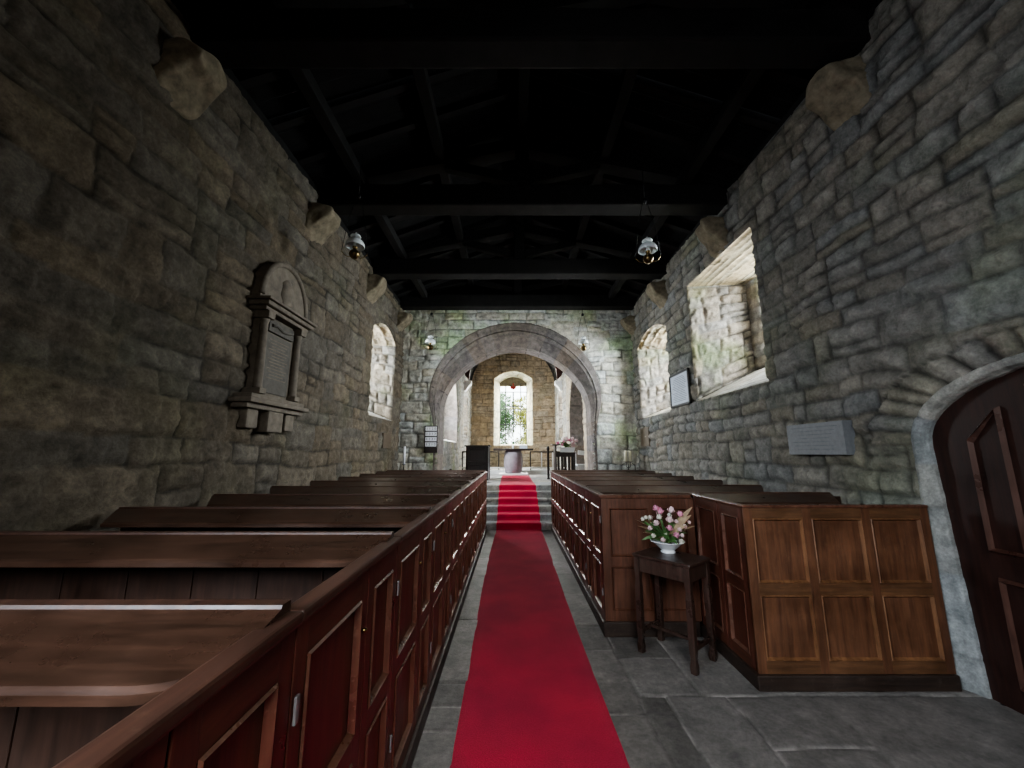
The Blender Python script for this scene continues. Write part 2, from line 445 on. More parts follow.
us = axis([.9, DO[0], DO[1], 4.63, 6.52, 7.52, 9.35, YE+.02], .021); vs = axis([-.02, 2.40, 2.45, 4.50, ZW+.05], .021)
wr = patch('wall_right', right_fn, us, vs, M['stone_right'], 27, kind='structure', flip=True, holes=[WRs, WRb, DO], remap=arch_map, fade=door_fade, hmin=.14, hmax=.33, wmin=.20, wmax=.66, joint=.036, amp=.040, mortar=.60, warp=.045, round=2.1, flush=.28, lo=.84, hi=1.12)
patch('wall_rear_section', right_fn, axis([YB, .9], .06), axis([0, ZW+.05], .06), M['stone_right'], 28, parent=wr, flip=True)
patch('wall_back', lambda U, V: np.stack([U, np.full_like(U, YB), V], -1), axis([XL, XR], .06), axis([0, 6.4], .06), M['stone_left'], 33, kind='structure', flip=True)

# chancel arch wall with wide low pointed arch
AC, AHW, ASP, AR = .08, 1.91, 2.70, 1.62
def arch_top(u, hw=AHW, r=AR, sp=ASP, c=AC):
    t = np.clip(np.abs((u-c)/hw), 0, 1); return sp + r*(.55*np.power(np.maximum(0, 1-t**1.75), .62) + .45*np.sqrt(np.maximum(0, 1-t*t)))
def curve_arch(n=90, hw=AHW, r=AR, sp=ASP, c=AC, z0=0.0):
    pts = [(c-hw, z) for z in np.linspace(z0, sp, 24)[:-1]]
    th = np.linspace(0, PI, n)
    for a in th:
        u = c - hw*math.cos(a); pts.append((u, float(arch_top(np.array(u), hw, r, sp, c))))
    pts += [(c+hw, z) for z in np.linspace(sp, z0, 24)[1:]]
    pts = np.array(pts); d = np.linalg.norm(np.diff(pts, axis=0), axis=1); s = np.concatenate([[0], np.cumsum(d)])
    return pts, s
def ring_w(z):
    t = np.clip((z-ASP+.75)/(AR+.75), 0, 1); return .10 + .50*t*t*(3-2*t)
HOLE_HW = AHW + .055
def hole_top(u):
    t = np.clip(np.abs((u-AC)/HOLE_HW), 0, 1); return ASP + (AR+.42)*(.55*np.power(np.maximum(0, 1-t**1.75), .62) + .45*np.sqrt(np.maximum(0, 1-t*t)))
def arch_fade(U, V):
    pts, s_ = curve_arch(60); best = np.full(U.shape, 9.0)
    for (a, b) in pts:
        d = np.hypot(U-a, V-b) - ring_w(b); best = np.minimum(best, d)
    return np.clip((best+.01)/.04, 0, 1)
def arch_mask(U, V):
    pts, s_ = curve_arch(120); best = np.full(U.shape, 9.0)
    for (a, b) in pts: best = np.minimum(best, np.hypot(U-a, V-b) - .53*ring_w(b))
    return (best < 0) | ((np.abs(U-AC) < AHW) & (V < arch_top(U)))
fnE = lambda U, V: np.stack([U, np.full_like(U, YE), V], -1)
wa = patch('wall_chancel_arch', fnE, axis([XL-.03, AC-HOLE_HW, AC+HOLE_HW, XR+.03], .021), axis([0, 5.42], .021), M['stone_arch'], 44,
      kind='structure', maskfn=arch_mask, fade=arch_fade, hmin=.18, hmax=.36, wmin=.25, wmax=.75, amp=.03, joint=.026, mortar=.7, base=(.56,.56,.54), lo=.9, hi=1.08)
def sweep_ring(name, y_front, depth, flip, parent, mat, prof, seed, **kw):
    """prof(t)->(offset outward fraction 0..1, y) along the arch; t in 0..1"""
    pts, s = curve_arch(z0=.0)
    tan = np.gradient(pts, axis=0); tan /= np.linalg.norm(tan, axis=1, keepdims=True)
    nrm = np.stack([-tan[:,1], tan[:,0]], -1)
    for _ in range(3): pass
    L = s[-1]; k = np.linspace(0, L, 420)
    px = np.interp(k, s, pts[:,0]); pz = np.interp(k, s, pts[:,1])
    nx = np.interp(k, s, nrm[:,0]); nz = np.interp(k, s, nrm[:,1])
    ker = np.ones(9)/9; pad = lambda a: np.convolve(np.pad(a, 4, 'edge'), ker, 'valid')
    nx, nz = pad(nx), pad(nz); q = np.hypot(nx, nz); nx /= q; nz /= q
    wid = ring_w(pz)
    wid = np.where(np.arange(len(k)) >= 0, wid, wid)
    def fn(U, V):
        x = np.interp(U, k, px); z = np.interp(U, k, pz); a = np.interp(U, k, nx); c = np.interp(U, k, nz); w = np.interp(U, k, wid)
        off, y = prof(V); off = off*w
        return np.stack([x+a*off, y, z+c*off], -1)
    return patch(name, fn, k, prof.vs, mat, seed, parent=parent, flip=flip, border=False, **kw)
class Prof:
    def __init__(s, pts):
        s.p = np.array(pts, float); d = np.linalg.norm(np.diff(s.p, axis=0), axis=1); s.s = np.concatenate([[0], np.cumsum(d)])
        s.vs = np.unique(np.concatenate([s.s, np.linspace(0, s.s[-1], 34)]))
    def __call__(s, V): return np.interp(V, s.s, s.p[:,0]), np.interp(V, s.s, s.p[:,1])
ring = Prof([(1.12, YE+.03), (1.0, YE-.035), (.64, YE-.035), (.61, YE-.014), (.44, YE-.014), (.40, YE+.03), (.02, YE+.15), (0, YE+.17), (0, YE+.80)])
sweep_ring('arch_moulding', 0, 0, False, wa, M['ashlar'], ring, 51, hmin=3.0, hmax=3.1, wmin=.28, wmax=.5, warp=.0, joint=.012, amp=.006, rough=.5, mortar=.75, lo=.85, hi=1.08, split=0, base=(.30,.28,.265))
# gable above
bm = bmesh.new()
prism(bm, [(XL-.1, 5.40), (XR+.1, 5.40), (.15, 6.5)], 'y', YE-.02, YE+.1)
obj('gable_boards', bm, M['roof_b'], wa)

# ------------------------------------------------------------------ window reveals
def side_window(name, X, sgn, y0, y1, z0, spring, rise, depth, splay, sillrise, seed, mat, soff, planks=False, glassW=.28):
    """X wall plane, sgn outward direction"""
    root = thing(name, None, None); root['kind'] = 'structure'
    Xb = X + sgn*depth; a, b = y0+splay, y1-splay*.8; zb = z0+sillrise
    inside = (X-sgn*1.0, (y0+y1)/2, (z0+spring)/2)
    kw = dict(hmin=.16, hmax=.34, wmin=.2, wmax=.55, amp=.044, base=(.30,.272,.245), lo=.75, hi=1.1, mortar=.6)
    quad_patch('far_reveal', [(X, y1, z0), (Xb, b, zb), (Xb, b, spring+rise*.1), (X, y1, spring+.005)], mat, seed, .022, root, toward=inside, **kw)
    quad_patch('near_reveal', [(X, y0, z0), (Xb, a, zb), (Xb, a, spring+rise*.1), (X, y0, spring+.005)], mat, seed+1, .04, root, toward=inside, **kw)
    quad_patch('sill', [(X, y0, z0), (X, y1, z0), (Xb, b, zb), (Xb, a, zb)], M['stone_white'], seed+2, .035, root, toward=(X, (y0+y1)/2, z0+2), hmin=.5, hmax=.9, wmin=.5, wmax=1.1, amp=.008, base=(.32,.31,.29), mortar=.8, split=0)
    # soffit
    n = 40; ss = np.linspace(0, 1, n); D = depth
    def sof(U, V):
        s = U; t = V/D
        top0 = spring + rise*(1-(2*s-1)**2); top1 = spring + rise*.1 + rise*(1-(2*s-1)**2)
        y = (y0+(y1-y0)*s)*(1-t) + (a+(b-a)*s)*t
        return np.stack([X+sgn*V, y, top0*(1-t)+top1*t], -1)
    uu = np.linspace(0, 1, 70)
    def sof2(U, V): return sof(U/(y1-y0), V)
    pk = dict(hmin=.085, hmax=.125, wmin=1.5, wmax=2.6, warp=.004, joint=.012, amp=.012, split=0, base=(.34,.31,.255), mortar=.35, rough=.4) if planks else kw
    patch('soffit', sof2, uu*(y1-y0), np.linspace(0, D, 42), soff, seed+3, parent=root, flip=(sgn > 0), **pk)
    # outer jambs: narrower daylight opening with stone rebate
    gy0, gy1 = a+glassW*.35, b-glassW; Xg = Xb + sgn*.28; zt = spring+rise*.1
    zg0, zg1 = zb+.05, zt-.02+rise*.5
    for (ya, yb, lbl) in ((a, gy0, 0), (b, gy1, 1)):
        quad_patch('rebate', [(Xb-sgn*.0, ya, zb-.02), (Xb+sgn*.02, yb, zb-.02), (Xb+sgn*.02, yb, zt+rise*1.05), (Xb, ya, zt+rise*.2)], mat, seed+5+lbl, .04, root, toward=inside, **kw)
        quad_patch('rebate', [(Xb+sgn*.02, yb, zb-.02), (Xg+sgn*.05, yb, zb-.02), (Xg+sgn*.05, yb, zt+rise*1.05), (Xb+sgn*.02, yb, zt+rise*1.05)], mat, seed+7+lbl, .04, root, toward=(X, (y0+y1)/2, zb), **kw)
    bm = bmesh.new()      # frame bars and glazing
    ym = [gy0, gy0+(gy1-gy0)/3, gy0+2*(gy1-gy0)/3, gy1]
    for y in ym: box(bm, min(Xg-.02, Xg+.02), max(Xg-.02, Xg+.02), y-.012, y+.012, zb, zt+rise)
    k = 6
    for i in range(k+1):
        z = zb + (zt+rise-zb)*i/k; box(bm, Xg-.015, Xg+.015, gy0, gy1, z-.010, z+.010)
    obj('glazing_bars', bm, M['lead'], root)
    bm = bmesh.new(); box(bm, Xg-.003, Xg+.003, gy0, gy1, zb, zt+rise)
    obj('pane', bm, M['glass'], root)
    # block everything outside the opening beyond the pane (outer wall leaf)
    bm = bmesh.new(); o0, o1 = sorted((Xg+sgn*.02, Xg+sgn*.3))
    box(bm, o0, o1, y0-.8, gy0, 0, 5.5); box(bm, o0, o1, gy1, y1+.8, 0, 5.5)
    box(bm, o0, o1, gy0, gy1, 0, zb); box(bm, o0, o1, gy0, gy1, zt+rise, 5.5)
    obj('outer_leaf', bm, M['corbel'], root)
    # lamp = daylight from the open sky outside this window
    return (Xg, (gy0+gy1)/2, (zb+zt+rise)/2, gy1-gy0, zt+rise-zb)
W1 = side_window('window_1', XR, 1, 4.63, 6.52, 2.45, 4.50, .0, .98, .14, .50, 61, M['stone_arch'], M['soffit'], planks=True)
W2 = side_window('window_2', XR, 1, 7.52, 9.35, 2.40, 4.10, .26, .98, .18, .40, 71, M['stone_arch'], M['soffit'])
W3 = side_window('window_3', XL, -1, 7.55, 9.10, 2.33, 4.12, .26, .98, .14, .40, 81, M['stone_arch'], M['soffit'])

# ------------------------------------------------------------------ door on the right
def door_profile(n=40, hw=DHW, r=DR, z0=0.0):
    pts = [(DC-hw, z0)]
    for k in range(n+1):
        a = PI*k/n; pts.append((DC-hw*math.cos(a), DSP + r*math.sin(a)))
    pts.append((DC+hw, z0)); return pts
dr = thing('door_1', 'dark panelled round-headed oak door set in the right wall', 'door', (0,0,0)); dr['kind'] = 'structure'
XD = XR+.07
bm = bmesh.new(); prism(bm, door_profile(hw=DHW-.005, r=DR-.005), 'x', XD, XD+.06); obj('leaf', bm, M['door'], dr)
def door_panel(bm, y0, y1, z0, z1a, z1b):
    w = .034; outer = [(y0, z0), (y1, z0), (y1, z1b), (y0, z1a)]
    inner = [(y0+w, z0+w), (y1-w, z0+w), (y1-w, z1b-w), (y0+w, z1a-w)]
    A = [bm.verts.new((XD-.002, *p)) for p in outer]; Bv = [bm.verts.new((XD-.028, y*.5+yi*.5, z*.5+zi*.5)) for (y, z), (yi, zi) in zip(outer, inner)]
    Dv = [bm.verts.new((XD-.002, *p)) for p in inner]
    for i in range(4):
        j = (i+1) % 4; bm.faces.new((A[i], A[j], Bv[j], Bv[i])); bm.faces.new((Bv[i], Bv[j], Dv[j], Dv[i]))
for (ya, yb, z0, za, zb_) in ((2.52, 2.74, .95, 1.90, 1.70), (2.14, 2.38, .95, 2.12, 2.02), (1.74, 1.98, .95, 2.02, 2.12), (1.40, 1.62, .95, 1.66, 1.95), (2.50, 2.72, .14, .80, .80), (2.14, 2.38, .14, .80, .80), (1.74, 1.98, .14, .80, .80), (1.40, 1.62, .14, .80, .80)):
    bm = bmesh.new()
    door_panel(bm, ya, yb, z0, zb_ if ya < DC else zb_+0, za) if False else door_panel(bm, ya, yb, z0, za if ya > DC else za, zb_)
    bmesh.ops.recalc_face_normals(bm, faces=bm.faces[:]); obj('panel_moulding', bm, M['door_m'], dr)
bm = bmesh.new(); tube(bm, [(XD-.05, 1.46+.07*math.cos(a), .98+.07*math.sin(a)) for a in np.linspace(0, 2*PI, 20)], .010, 6); obj('ring_handle', bm, M['iron'], dr)
# dressed chamfered jamb and arch
pts, s = None, None
def door_curve():
    p = [(DC+DHW, z) for z in np.linspace(0, DSP, 30)[:-1]] + [(DC+DHW*math.cos(a), DSP+DR*math.sin(a)) for a in np.linspace(0, PI, 80)] + [(DC-DHW, z) for z in np.linspace(DSP, 0, 30)[1:]]
    p = np.array(p); d = np.linalg.norm(np.diff(p, axis=0), axis=1); return p, np.concatenate([[0], np.cumsum(d)])
p, s = door_curve(); tan = np.gradient(p, axis=0); tan /= np.linalg.norm(tan, axis=1, keepdims=True); nr = np.stack([tan[:,1], -tan[:,0]], -1)
k = np.linspace(0, s[-1], 300)
DP = Prof([(.050, XR+.03), (.045, XR-.010), (.025, XR-.014), (-.10, XR+.045), (-.105, XR+.12)])
def sm_(t): t = np.clip(t, 0, 1); return t*t*(3-2*t)
def djf(U, V):
    off, x = DP(V); wj = np.interp(U, k, 1-.80*np.clip(k/DSP, 0, 1)*np.clip((s[-1]-k)/DSP, 0, 1)); off = np.where(off < 0, off*wj, off)
    return np.stack([x, np.interp(U, s, p[:,0])+np.interp(U, s, nr[:,0])*off, np.interp(U, s, p[:,1])+np.interp(U, s, nr[:,1])*off], -1)
patch('jamb_stones', djf, k, DP.vs, M['ashlar_grey'], 91, parent=dr, border=False, flip=True, hmin=3, hmax=3.1, wmin=.25, wmax=.55, warp=0, joint=.014, amp=.008, rough=.7, mortar=.6, lo=.85, hi=1.1, split=0, base=(.34,.34,.33))
bm = bmesh.new(); box(bm, XR+.05, XR+.5, DC-DHW-.05, DC+DHW+.05, -.04, .0); obj('threshold', bm, M['step'], dr)

# ------------------------------------------------------------------ floor
rects = []
def col_cells(x0, x1, ys):
    for a, b in zip(ys[:-1], ys[1:]): rects.append((x0, x1, a, b))
rngf = random.Random(4)
def rnd_ys(a, b, lo, hi):
    out = [a]
    while out[-1] < b: out.append(out[-1]+rngf.uniform(lo, hi))
    return out
col_cells(XL-.1, -1.5, rnd_ys(YB, 9.2, .5, 1.0)); col_cells(-1.5, -.58, rnd_ys(YB, 9.2, .5, .9))
col_cells(-.58, .1, [YB, -1, 0, .9, 1.5, 2.0, 2.32, 2.60, 2.82, 3.08, 4.13, 4.9, 5.5, 6.4, 7.1, 7.9, 9.2])
col_cells(.1, .845, [YB, -1, 0, .9, 1.6, 2.1, 2.75, 3.1, 3.55, 4.0, 4.84, 5.6, 6.2, 7.0, 7.7, 9.2])
col_cells(.845, 1.265, [2.93, 3.42, 3.9, 5, 9.2]); col_cells(1.265, XR+.1, [2.93, 3.72, 5, 9.2])
col_cells(.845, 1.02, [2.75, 2.93]); col_cells(.845, 1.02, [YB, 0, 1.2, 2.0, 2.75]); col_cells(1.02, 1.43, [YB, 0, 1.0, 2.2, 2.93])
col_cells(1.43, 2.0, [YB, .2, 1.3, 2.46, 2.93]); col_cells(2.0, XR+.5, [YB, .8, 2.1, 2.93])
def floor_field(U, V):
    uu = U + .02*(fbm(U*2.3, V*2.3, 7)-.5); vv = V + .02*(fbm(U*2.3+5, V*2.3, 9)-.5)
    d = np.zeros_like(U); idn = np.zeros(U.shape, dtype=np.int64)
    for i, (x0, x1, y0, y1) in enumerate(rects):
        m = (uu >= x0) & (uu < x1) & (vv >= y0) & (vv < y1)
        dd = np.minimum(np.minimum(uu-x0, x1-uu), np.minimum(vv-y0, y1-vv)); d[m] = dd[m]; idn[m] = i+1
    return d, idn
us = axis([XL-.05, -.6, XR+.3], .03); us = np.concatenate([axis([XL-.05, -.62], .08)[:-1], axis([-.62, 1.75], .013), axis([1.75, XR+.3], .02)[1:]])
vs = np.concatenate([axis([YB, 1.0], .08)[:-1], axis([1.0, 4.2], .014), axis([4.2, 8.65], .03)[1:]])
U, V = np.meshgrid(us, vs, indexing='ij'); d, idn = floor_field(U, V)
t = np.clip(d/.011, 0, 1); t = t*t*(3-2*t)
r1 = hash2(idn, idn*0, 3); n = fbm(U*6, V*6, 12)-.5; jl = fbm(U*5, V*5, 77)
z = -.010*(1-t) + .006*n + .006*(r1-.5)
val = (.72+.5*r1)*(.8+.5*(n+.5)); base = (.155,.153,.148)
mort = .6 + 2.2*np.clip((jl-.42)*4, 0, 1)
val = val*t + (1-t)*mort
col = np.stack([base[0]*val, base[1]*val, base[2]*val*1.0, np.ones_like(val)], -1)
mesh_grid('floor', np.stack([U, V, z], -1), col, M['flags'], kind='structure')

# steps up to the chancel
NS, Y0S, RUN = 6, 8.62, .29; RIS = FZ/NS
for i in range(NS):
    y0 = Y0S + RUN*i; y1 = Y0S+RUN*(i+1) if i < NS-1 else 15.0
    zt = RIS*(i+1)
    prof_pts = np.array([(y0, -.02 if i == 0 else RIS*i-.01), (y0, zt-.012), (y0+.012, zt), (y1+.02, zt)])
    dd = np.concatenate([[0], np.cumsum(np.linalg.norm(np.diff(prof_pts, axis=0), axis=1))])
    vs_ = np.unique(np.concatenate([dd, np.linspace(0, dd[-1], 12 if i < NS-1 else 120)]))
    x0, x1 = (XL, XR) if y0 < 9.7 else (CXL-.9, CXR+.9)
    def sf(U, V, a=prof_pts, b=dd): return np.stack([U, np.interp(V, b, a[:,0]), np.interp(V, b, a[:,1])], -1)
    nm = 'chancel_step' if i < NS-1 else 'floor_chancel'
    patch(nm, sf, axis([x0, x1], .05), vs_, M['step'], 200+i, kind='structure', border=False, flip=False, hmin=3 if i < NS-1 else .5, hmax=3.1 if i < NS-1 else .9, wmin=.35, wmax=.8, warp=.004, joint=.012, amp=.004, rough=.5, mortar=.6, split=0, base=(.30,.30,.29))
quad_patch('floor_sanctuary', [(CXL-.02, 15.0, .95), (CXR+.02, 15.0, .95), (CXR+.02, YS, .95), (CXL-.02, YS, .95)], M['step'], 215, .08, kind='structure', toward=(0, 16, 3), hmin=.5, hmax=.8, wmin=.5, wmax=.9, amp=.004, split=0, base=(.30,.30,.29))
bm = bmesh.new(); box(bm, CXL, CXR, 14.97, 15.02, .78, .955, bev=.008); o = obj('trim_1', bm, M['whitepaint'], kind='structure')

# ------------------------------------------------------------------ carpet
def carpet():
    pts = [(-1.0, .012)]
    pts += [(Y0S-.03, .012)]
    for i in range(NS):
        y0 = Y0S+RUN*i-.014; zt = RIS*(i+1)+.012
        pts += [(y0, RIS*i+.02), (y0-.004, zt-.03), (y0+.006, zt-.006), (y0+.025, zt), ]
        if i < NS-1: pts += [(y0+RUN-.012, zt)]
    pts += [(14.2, FZ+.012), (14.215, FZ+.002)]
    pts = np.array(pts); dd = np.concatenate([[0], np.cumsum(np.linalg.norm(np.diff(pts, axis=0), axis=1))])
    vs = np.unique(np.concatenate([dd, np.linspace(0, dd[-1], 300)]))
    us = np.linspace(0, 1, 24)
    U, V = np.meshgrid(us, vs, indexing='ij')
    Y = np.interp(V, dd, pts[:,0]); Z = np.interp(V, dd, pts[:,1])
    xl = -.34 + .02*np.sin(Y*.8); xr = .61 + .012*np.sin(Y*.9+1)
    X = xl + (xr-xl)*U
    Z = Z + .002*fbm(X*6, Y*6, 5)
    Z = np.where((U < .001) | (U > .999), Z-.012, Z)
    return mesh_grid('carpet_runner', np.stack([X, Y, Z], -1), np.ones(U.shape+(4,)), M['carpet'])
cp = carpet(); tag(cp, 'long crimson carpet runner down the aisle and up the steps', 'carpet')

# ------------------------------------------------------------------ roof
RX, RZ = .15, 6.45
def roofz(x): return RZ - abs(x-RX)*(RZ-5.33)/3.0
ceil = bpy.data.objects.new('ceiling', None); C.objects.link(ceil); ceil['kind'] = 'structure'
for sg in (-1, 1):
    xe = XL-.4 if sg < 0 else XR+.4
    for k in range(int((YE+.3-YB)/.22)+1):
        pass
    bm = bmesh.new()
    y = YB-.2
    while y < YE+.2:
        A = [(RX, y, RZ+.1), (RX, y+.205, RZ+.1), (xe, y+.205, roofz(xe)+.1), (xe, y, roofz(xe)+.1)]
        vv = [bm.verts.new(q) for q in A] + [bm.verts.new((q[0], q[1], q[2]+.04)) for q in A]
        for f in ((0,1,2,3), (7,6,5,4), (0,4,5,1), (2,6,7,3), (1,5,6,2), (3,7,4,0)): bm.faces.new([vv[i] for i in f])
        y += .21
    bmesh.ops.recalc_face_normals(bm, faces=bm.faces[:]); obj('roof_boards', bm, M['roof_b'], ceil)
    y = -1.0
    while y < YE:
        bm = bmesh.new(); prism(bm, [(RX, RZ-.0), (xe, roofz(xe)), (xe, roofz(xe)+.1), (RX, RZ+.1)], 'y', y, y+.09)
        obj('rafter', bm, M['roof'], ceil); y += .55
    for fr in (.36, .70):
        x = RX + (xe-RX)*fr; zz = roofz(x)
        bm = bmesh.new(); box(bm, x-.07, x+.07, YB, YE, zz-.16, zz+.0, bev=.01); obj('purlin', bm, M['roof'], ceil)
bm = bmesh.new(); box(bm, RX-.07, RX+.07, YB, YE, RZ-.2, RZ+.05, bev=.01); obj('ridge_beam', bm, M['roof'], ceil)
bm = bmesh.new(); prism(bm, [(XL-.6, 5.2), (XL+.0, 5.2), (XL+.0, 5.36), (XL-.6, 5.5)], 'y', YB, YE); prism(bm, [(XR, 5.28), (XR+.6, 5.28), (XR+.6, 5.5), (XR, 5.38)], 'y', YB, YE)
obj('wall_plate', bm, M['roof_b'], ceil)
def truss(y, lab):
    t = thing('roof_truss', lab, 'roof truss', (RX, y, 5.1 if y < 9 else 5.2), group=None)
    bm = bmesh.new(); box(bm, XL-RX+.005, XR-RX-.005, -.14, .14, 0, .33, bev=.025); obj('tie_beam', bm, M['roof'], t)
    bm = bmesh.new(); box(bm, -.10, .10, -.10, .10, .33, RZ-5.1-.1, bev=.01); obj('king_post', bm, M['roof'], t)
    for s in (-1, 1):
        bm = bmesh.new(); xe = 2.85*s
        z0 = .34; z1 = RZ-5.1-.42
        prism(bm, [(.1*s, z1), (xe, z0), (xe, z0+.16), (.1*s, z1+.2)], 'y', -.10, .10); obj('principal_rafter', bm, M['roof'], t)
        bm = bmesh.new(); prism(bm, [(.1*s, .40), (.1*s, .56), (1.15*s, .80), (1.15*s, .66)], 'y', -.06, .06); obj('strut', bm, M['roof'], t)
    return t
TB = [(2.92, 'dark timber roof truss nearest the camera, across the top of the view'), (5.19, 'second dark timber roof truss, passing just in front of the big window'),
      (7.38, 'third dark timber roof truss, beyond the two nearer hanging lamps'), (9.40, 'farthest dark timber roof truss, against the chancel arch wall')]
for y, l in TB: truss(y, l)
# stone corbels under each truss
rc = random.Random(8)
def corbel(x, y, s, lab, sc=1.0, wid=.52):
    bm = bmesh.new()
    bmesh.ops.create_cube(bm, size=1)
    bmesh.ops.subdivide_edges(bm, edges=bm.edges[:], cuts=5, use_grid_fill=True)
    sd = rc.randint(0, 999)
    for v in bm.verts:
        a, b, c = v.co.x+.5, v.co.y, v.co.z+.5    # a: 0 wall .. 1 nose
        cut = max(0, a-.35)*.60*(1-c)**1.3         # undercut nose
        z = c*.62 + cut*.55
        x_ = a*.46*(1 - .38*max(0, .55-c)/.55*1.0)
        y_ = b*wid*(1-.18*a)
        k = Vector((v.co.x, v.co.y, v.co.z)); rr = .17*max(0, k.length-.58)/.29
        from mathutils import noise as mn
        nn = mn.noise_vector(Vector((x_*6+sd, y_*6, z*6)))*.06
        v.co = Vector((x_-.1, y_*(1-rr*1.3), .31+(z-.31)*(1-rr*1.3))) + nn
    o = obj('stone_corbel', bm, M['corbel'], smooth=True)
    md = o.modifiers.new('s', 'SUBSURF'); md.levels = 1; md.render_levels = 2
    o.location = (x, y, (4.93 if x < 0 else 5.10)-.64*sc if y < 4 else 5.04-.64*sc); o.scale = (s*sc, sc, sc)
    return tag(o, lab, 'corbel', 'stone corbels under the roof beams')
ordn = ['largest, nearest the camera', 'second from the camera', 'third from the camera', 'in the corner by the chancel arch wall']
for (y, _), w, sc in zip(TB, ordn, (.84, .85, .85, .8)):
    corbel(XL, y-.15, 1, 'rough stone corbel high on the left wall, ' + w, sc)
    corbel(XR, y+.14, -1, 'rough stone corbel high on the right wall, ' + w, sc)

# ------------------------------------------------------------------ panelling
def panelling(bm, L, z0, z1, cols, rows, stile=.07, rail=.085, T=.028, face=1, mi=(0,1,2), panel_in=.016, top=None):
    """wall of frame-and-panel in local x 0..L, y=0 visible face toward -y (face=1); boxes go to +y"""
    topr = top or rail
    tot = sum(cols); inner = L - stile*(len(cols)+1); xs = [0]
    widths = [c/tot*inner for c in cols]
    hts = [r/sum(rows)*(z1-z0-topr-rail*len(rows)) for r in rows]     # bottom->top
    box(bm, 0, L, panel_in, T, z0, z1, mi[0])                          # panel sheet
    x = 0
    for i in range(len(cols)+1):
        box(bm, x, x+stile, 0, T, z0, z1, mi[0], bev=.002)
        if i < len(cols):
            xa, xb = x+stile, x+stile+widths[i]
            z = z0
            for j in range(len(rows)+1):
                h = rail if j < len(rows) else topr
                box(bm, xa, xb, .0005, T, z, z+h, mi[1])
                if j < len(rows):
                    za, zb = z+h, z+h+hts[j]; w = .018
                    O = [(xa, za), (xb, za), (xb, zb), (xa, zb)]; I = [(xa+w, za+w), (xb-w, za+w), (xb-w, zb-w), (xa+w, zb-w)]
                    Bv = [bm.verts.new((q[0], -.001, q[1])) for q in O]; Mv = [bm.verts.new((a[0]*.65+b[0]*.35, -.007, a[1]*.65+b[1]*.35)) for a, b in zip(O, I)]
                    Iv = [bm.verts.new((q[0], panel_in-.001, q[1])) for q in I]
                    for k in range(4):
                        n_ = (k+1) % 4
                        for f in (bm.faces.new((Bv[k], Bv[n_], Mv[n_], Mv[k])), bm.faces.new((Mv[k], Mv[n_], Iv[n_], Iv[k]))): f.material_index = mi[2]
                    z = zb
            x = xb
M['pew_in'] = wood_mat('pew_inner_boards', (.022,.012,.008), (.065,.034,.024), .45)
M['end_v'] = wood_mat('pew_end_oak', (.048,.020,.012), (.135,.058,.034), .4, wear=.15, wearcol=(.2,.1,.06)); M['end_h'] = wood_mat('pew_end_rail', (.048,.020,.012), (.125,.055,.032), .4, grain=(1.5,14,16))
M['rail_top'] = wood_mat('pew_cap_rail', (.030,.013,.009), (.088,.040,.025), .46, grain=(14,1.2,14), wear=.15, wearcol=(.26,.16,.10))
PM = [M['pew_v'], M['pew_h'], M['pew_mould']]
BM_ = [M['box_v'], M['box_h'], M['box_mould']]
PH = 1.20      # pew height
def ledge_mesh(x0, x1, cut, side):
    """sloping book board; y=0 at the partition, slopes down toward -y. 'side' = wall end sign"""
    bm = bmesh.new()
    top0, top1, dp, th = PH+.030, PH-.028, .235, .024
    Lw = x1-x0; a_ = list(np.linspace(0, .16, 14)) + [Lw-cut, Lw]
    if side < 0: a_ = [Lw-q for q in a_][::-1]
    xs = np.array(a_)/Lw
    rows_ = []
    for t_ in xs:
        x = x0 + (x1-x0)*t_
        aisle = (1-t_) if side > 0 else t_     # distance fraction from the aisle end : 1 at aisle
        da = abs(x - (x0 if side > 0 else x1)); dw = abs(x - (x1 if side > 0 else x0))
        cur = dp
        if da < .16: cur = dp - .05*(1-da/.16)**2        # curved at the aisle end
        if dw < 1e-6: cur = dp*.15
        yf = -cur; zf = top0 + (top1-top0)*(cur/dp)
        pr = [(.03, top0+.007), (-.008, top0+.007), (-.012, top0-.001), (yf+.012, zf+.003), (yf, zf-.006), (yf, zf-th), (yf+.02, zf-th-.006), (.03, top0-th-.012)]
        rows_.append([bm.verts.new((x, a, b)) for a, b in pr])
    for A, B in zip(rows_[:-1], rows_[1:]):
        for i in range(len(A)):
            j = (i+1) % len(A); f = bm.faces.new((A[i], B[i], B[j], A[j])); f.material_index = 1 if i in (0, 1) else 0  # back strip in slightly lighter oak, its highlight put into the colour
    bm.faces.new(rows_[0][::-1]); bm.faces.new(rows_[-1]); bmesh.ops.recalc_face_normals(bm, faces=bm.faces[:])
    return bm
def face_matrix(side):  # panelling local (x along +Y world, y=0 face) -> aisle plane
    # local x -> world Y ; local y (depth) -> away from aisle ; z stays
    return Matrix(((0, side, 0, 0), (1, 0, 0, 0), (0, 0, 1, 0), (0, 0, 0, 1)))
def tr(bm, m): bmesh.ops.transform(bm, matrix=m, verts=bm.verts[:]); bmesh.ops.recalc_face_normals(bm, faces=bm.faces[:]); return bm
def mapped_panels(side, L, *a, **k):
    bm = bmesh.new(); panelling(bm, L, *a, **k)
    # keep face orientation sane after mirroring
    bmesh.ops.transform(bm, matrix=face_matrix(side), verts=bm.verts[:])
    bmesh.ops.recalc_face_normals(bm, faces=bm.faces[:])
    return bm
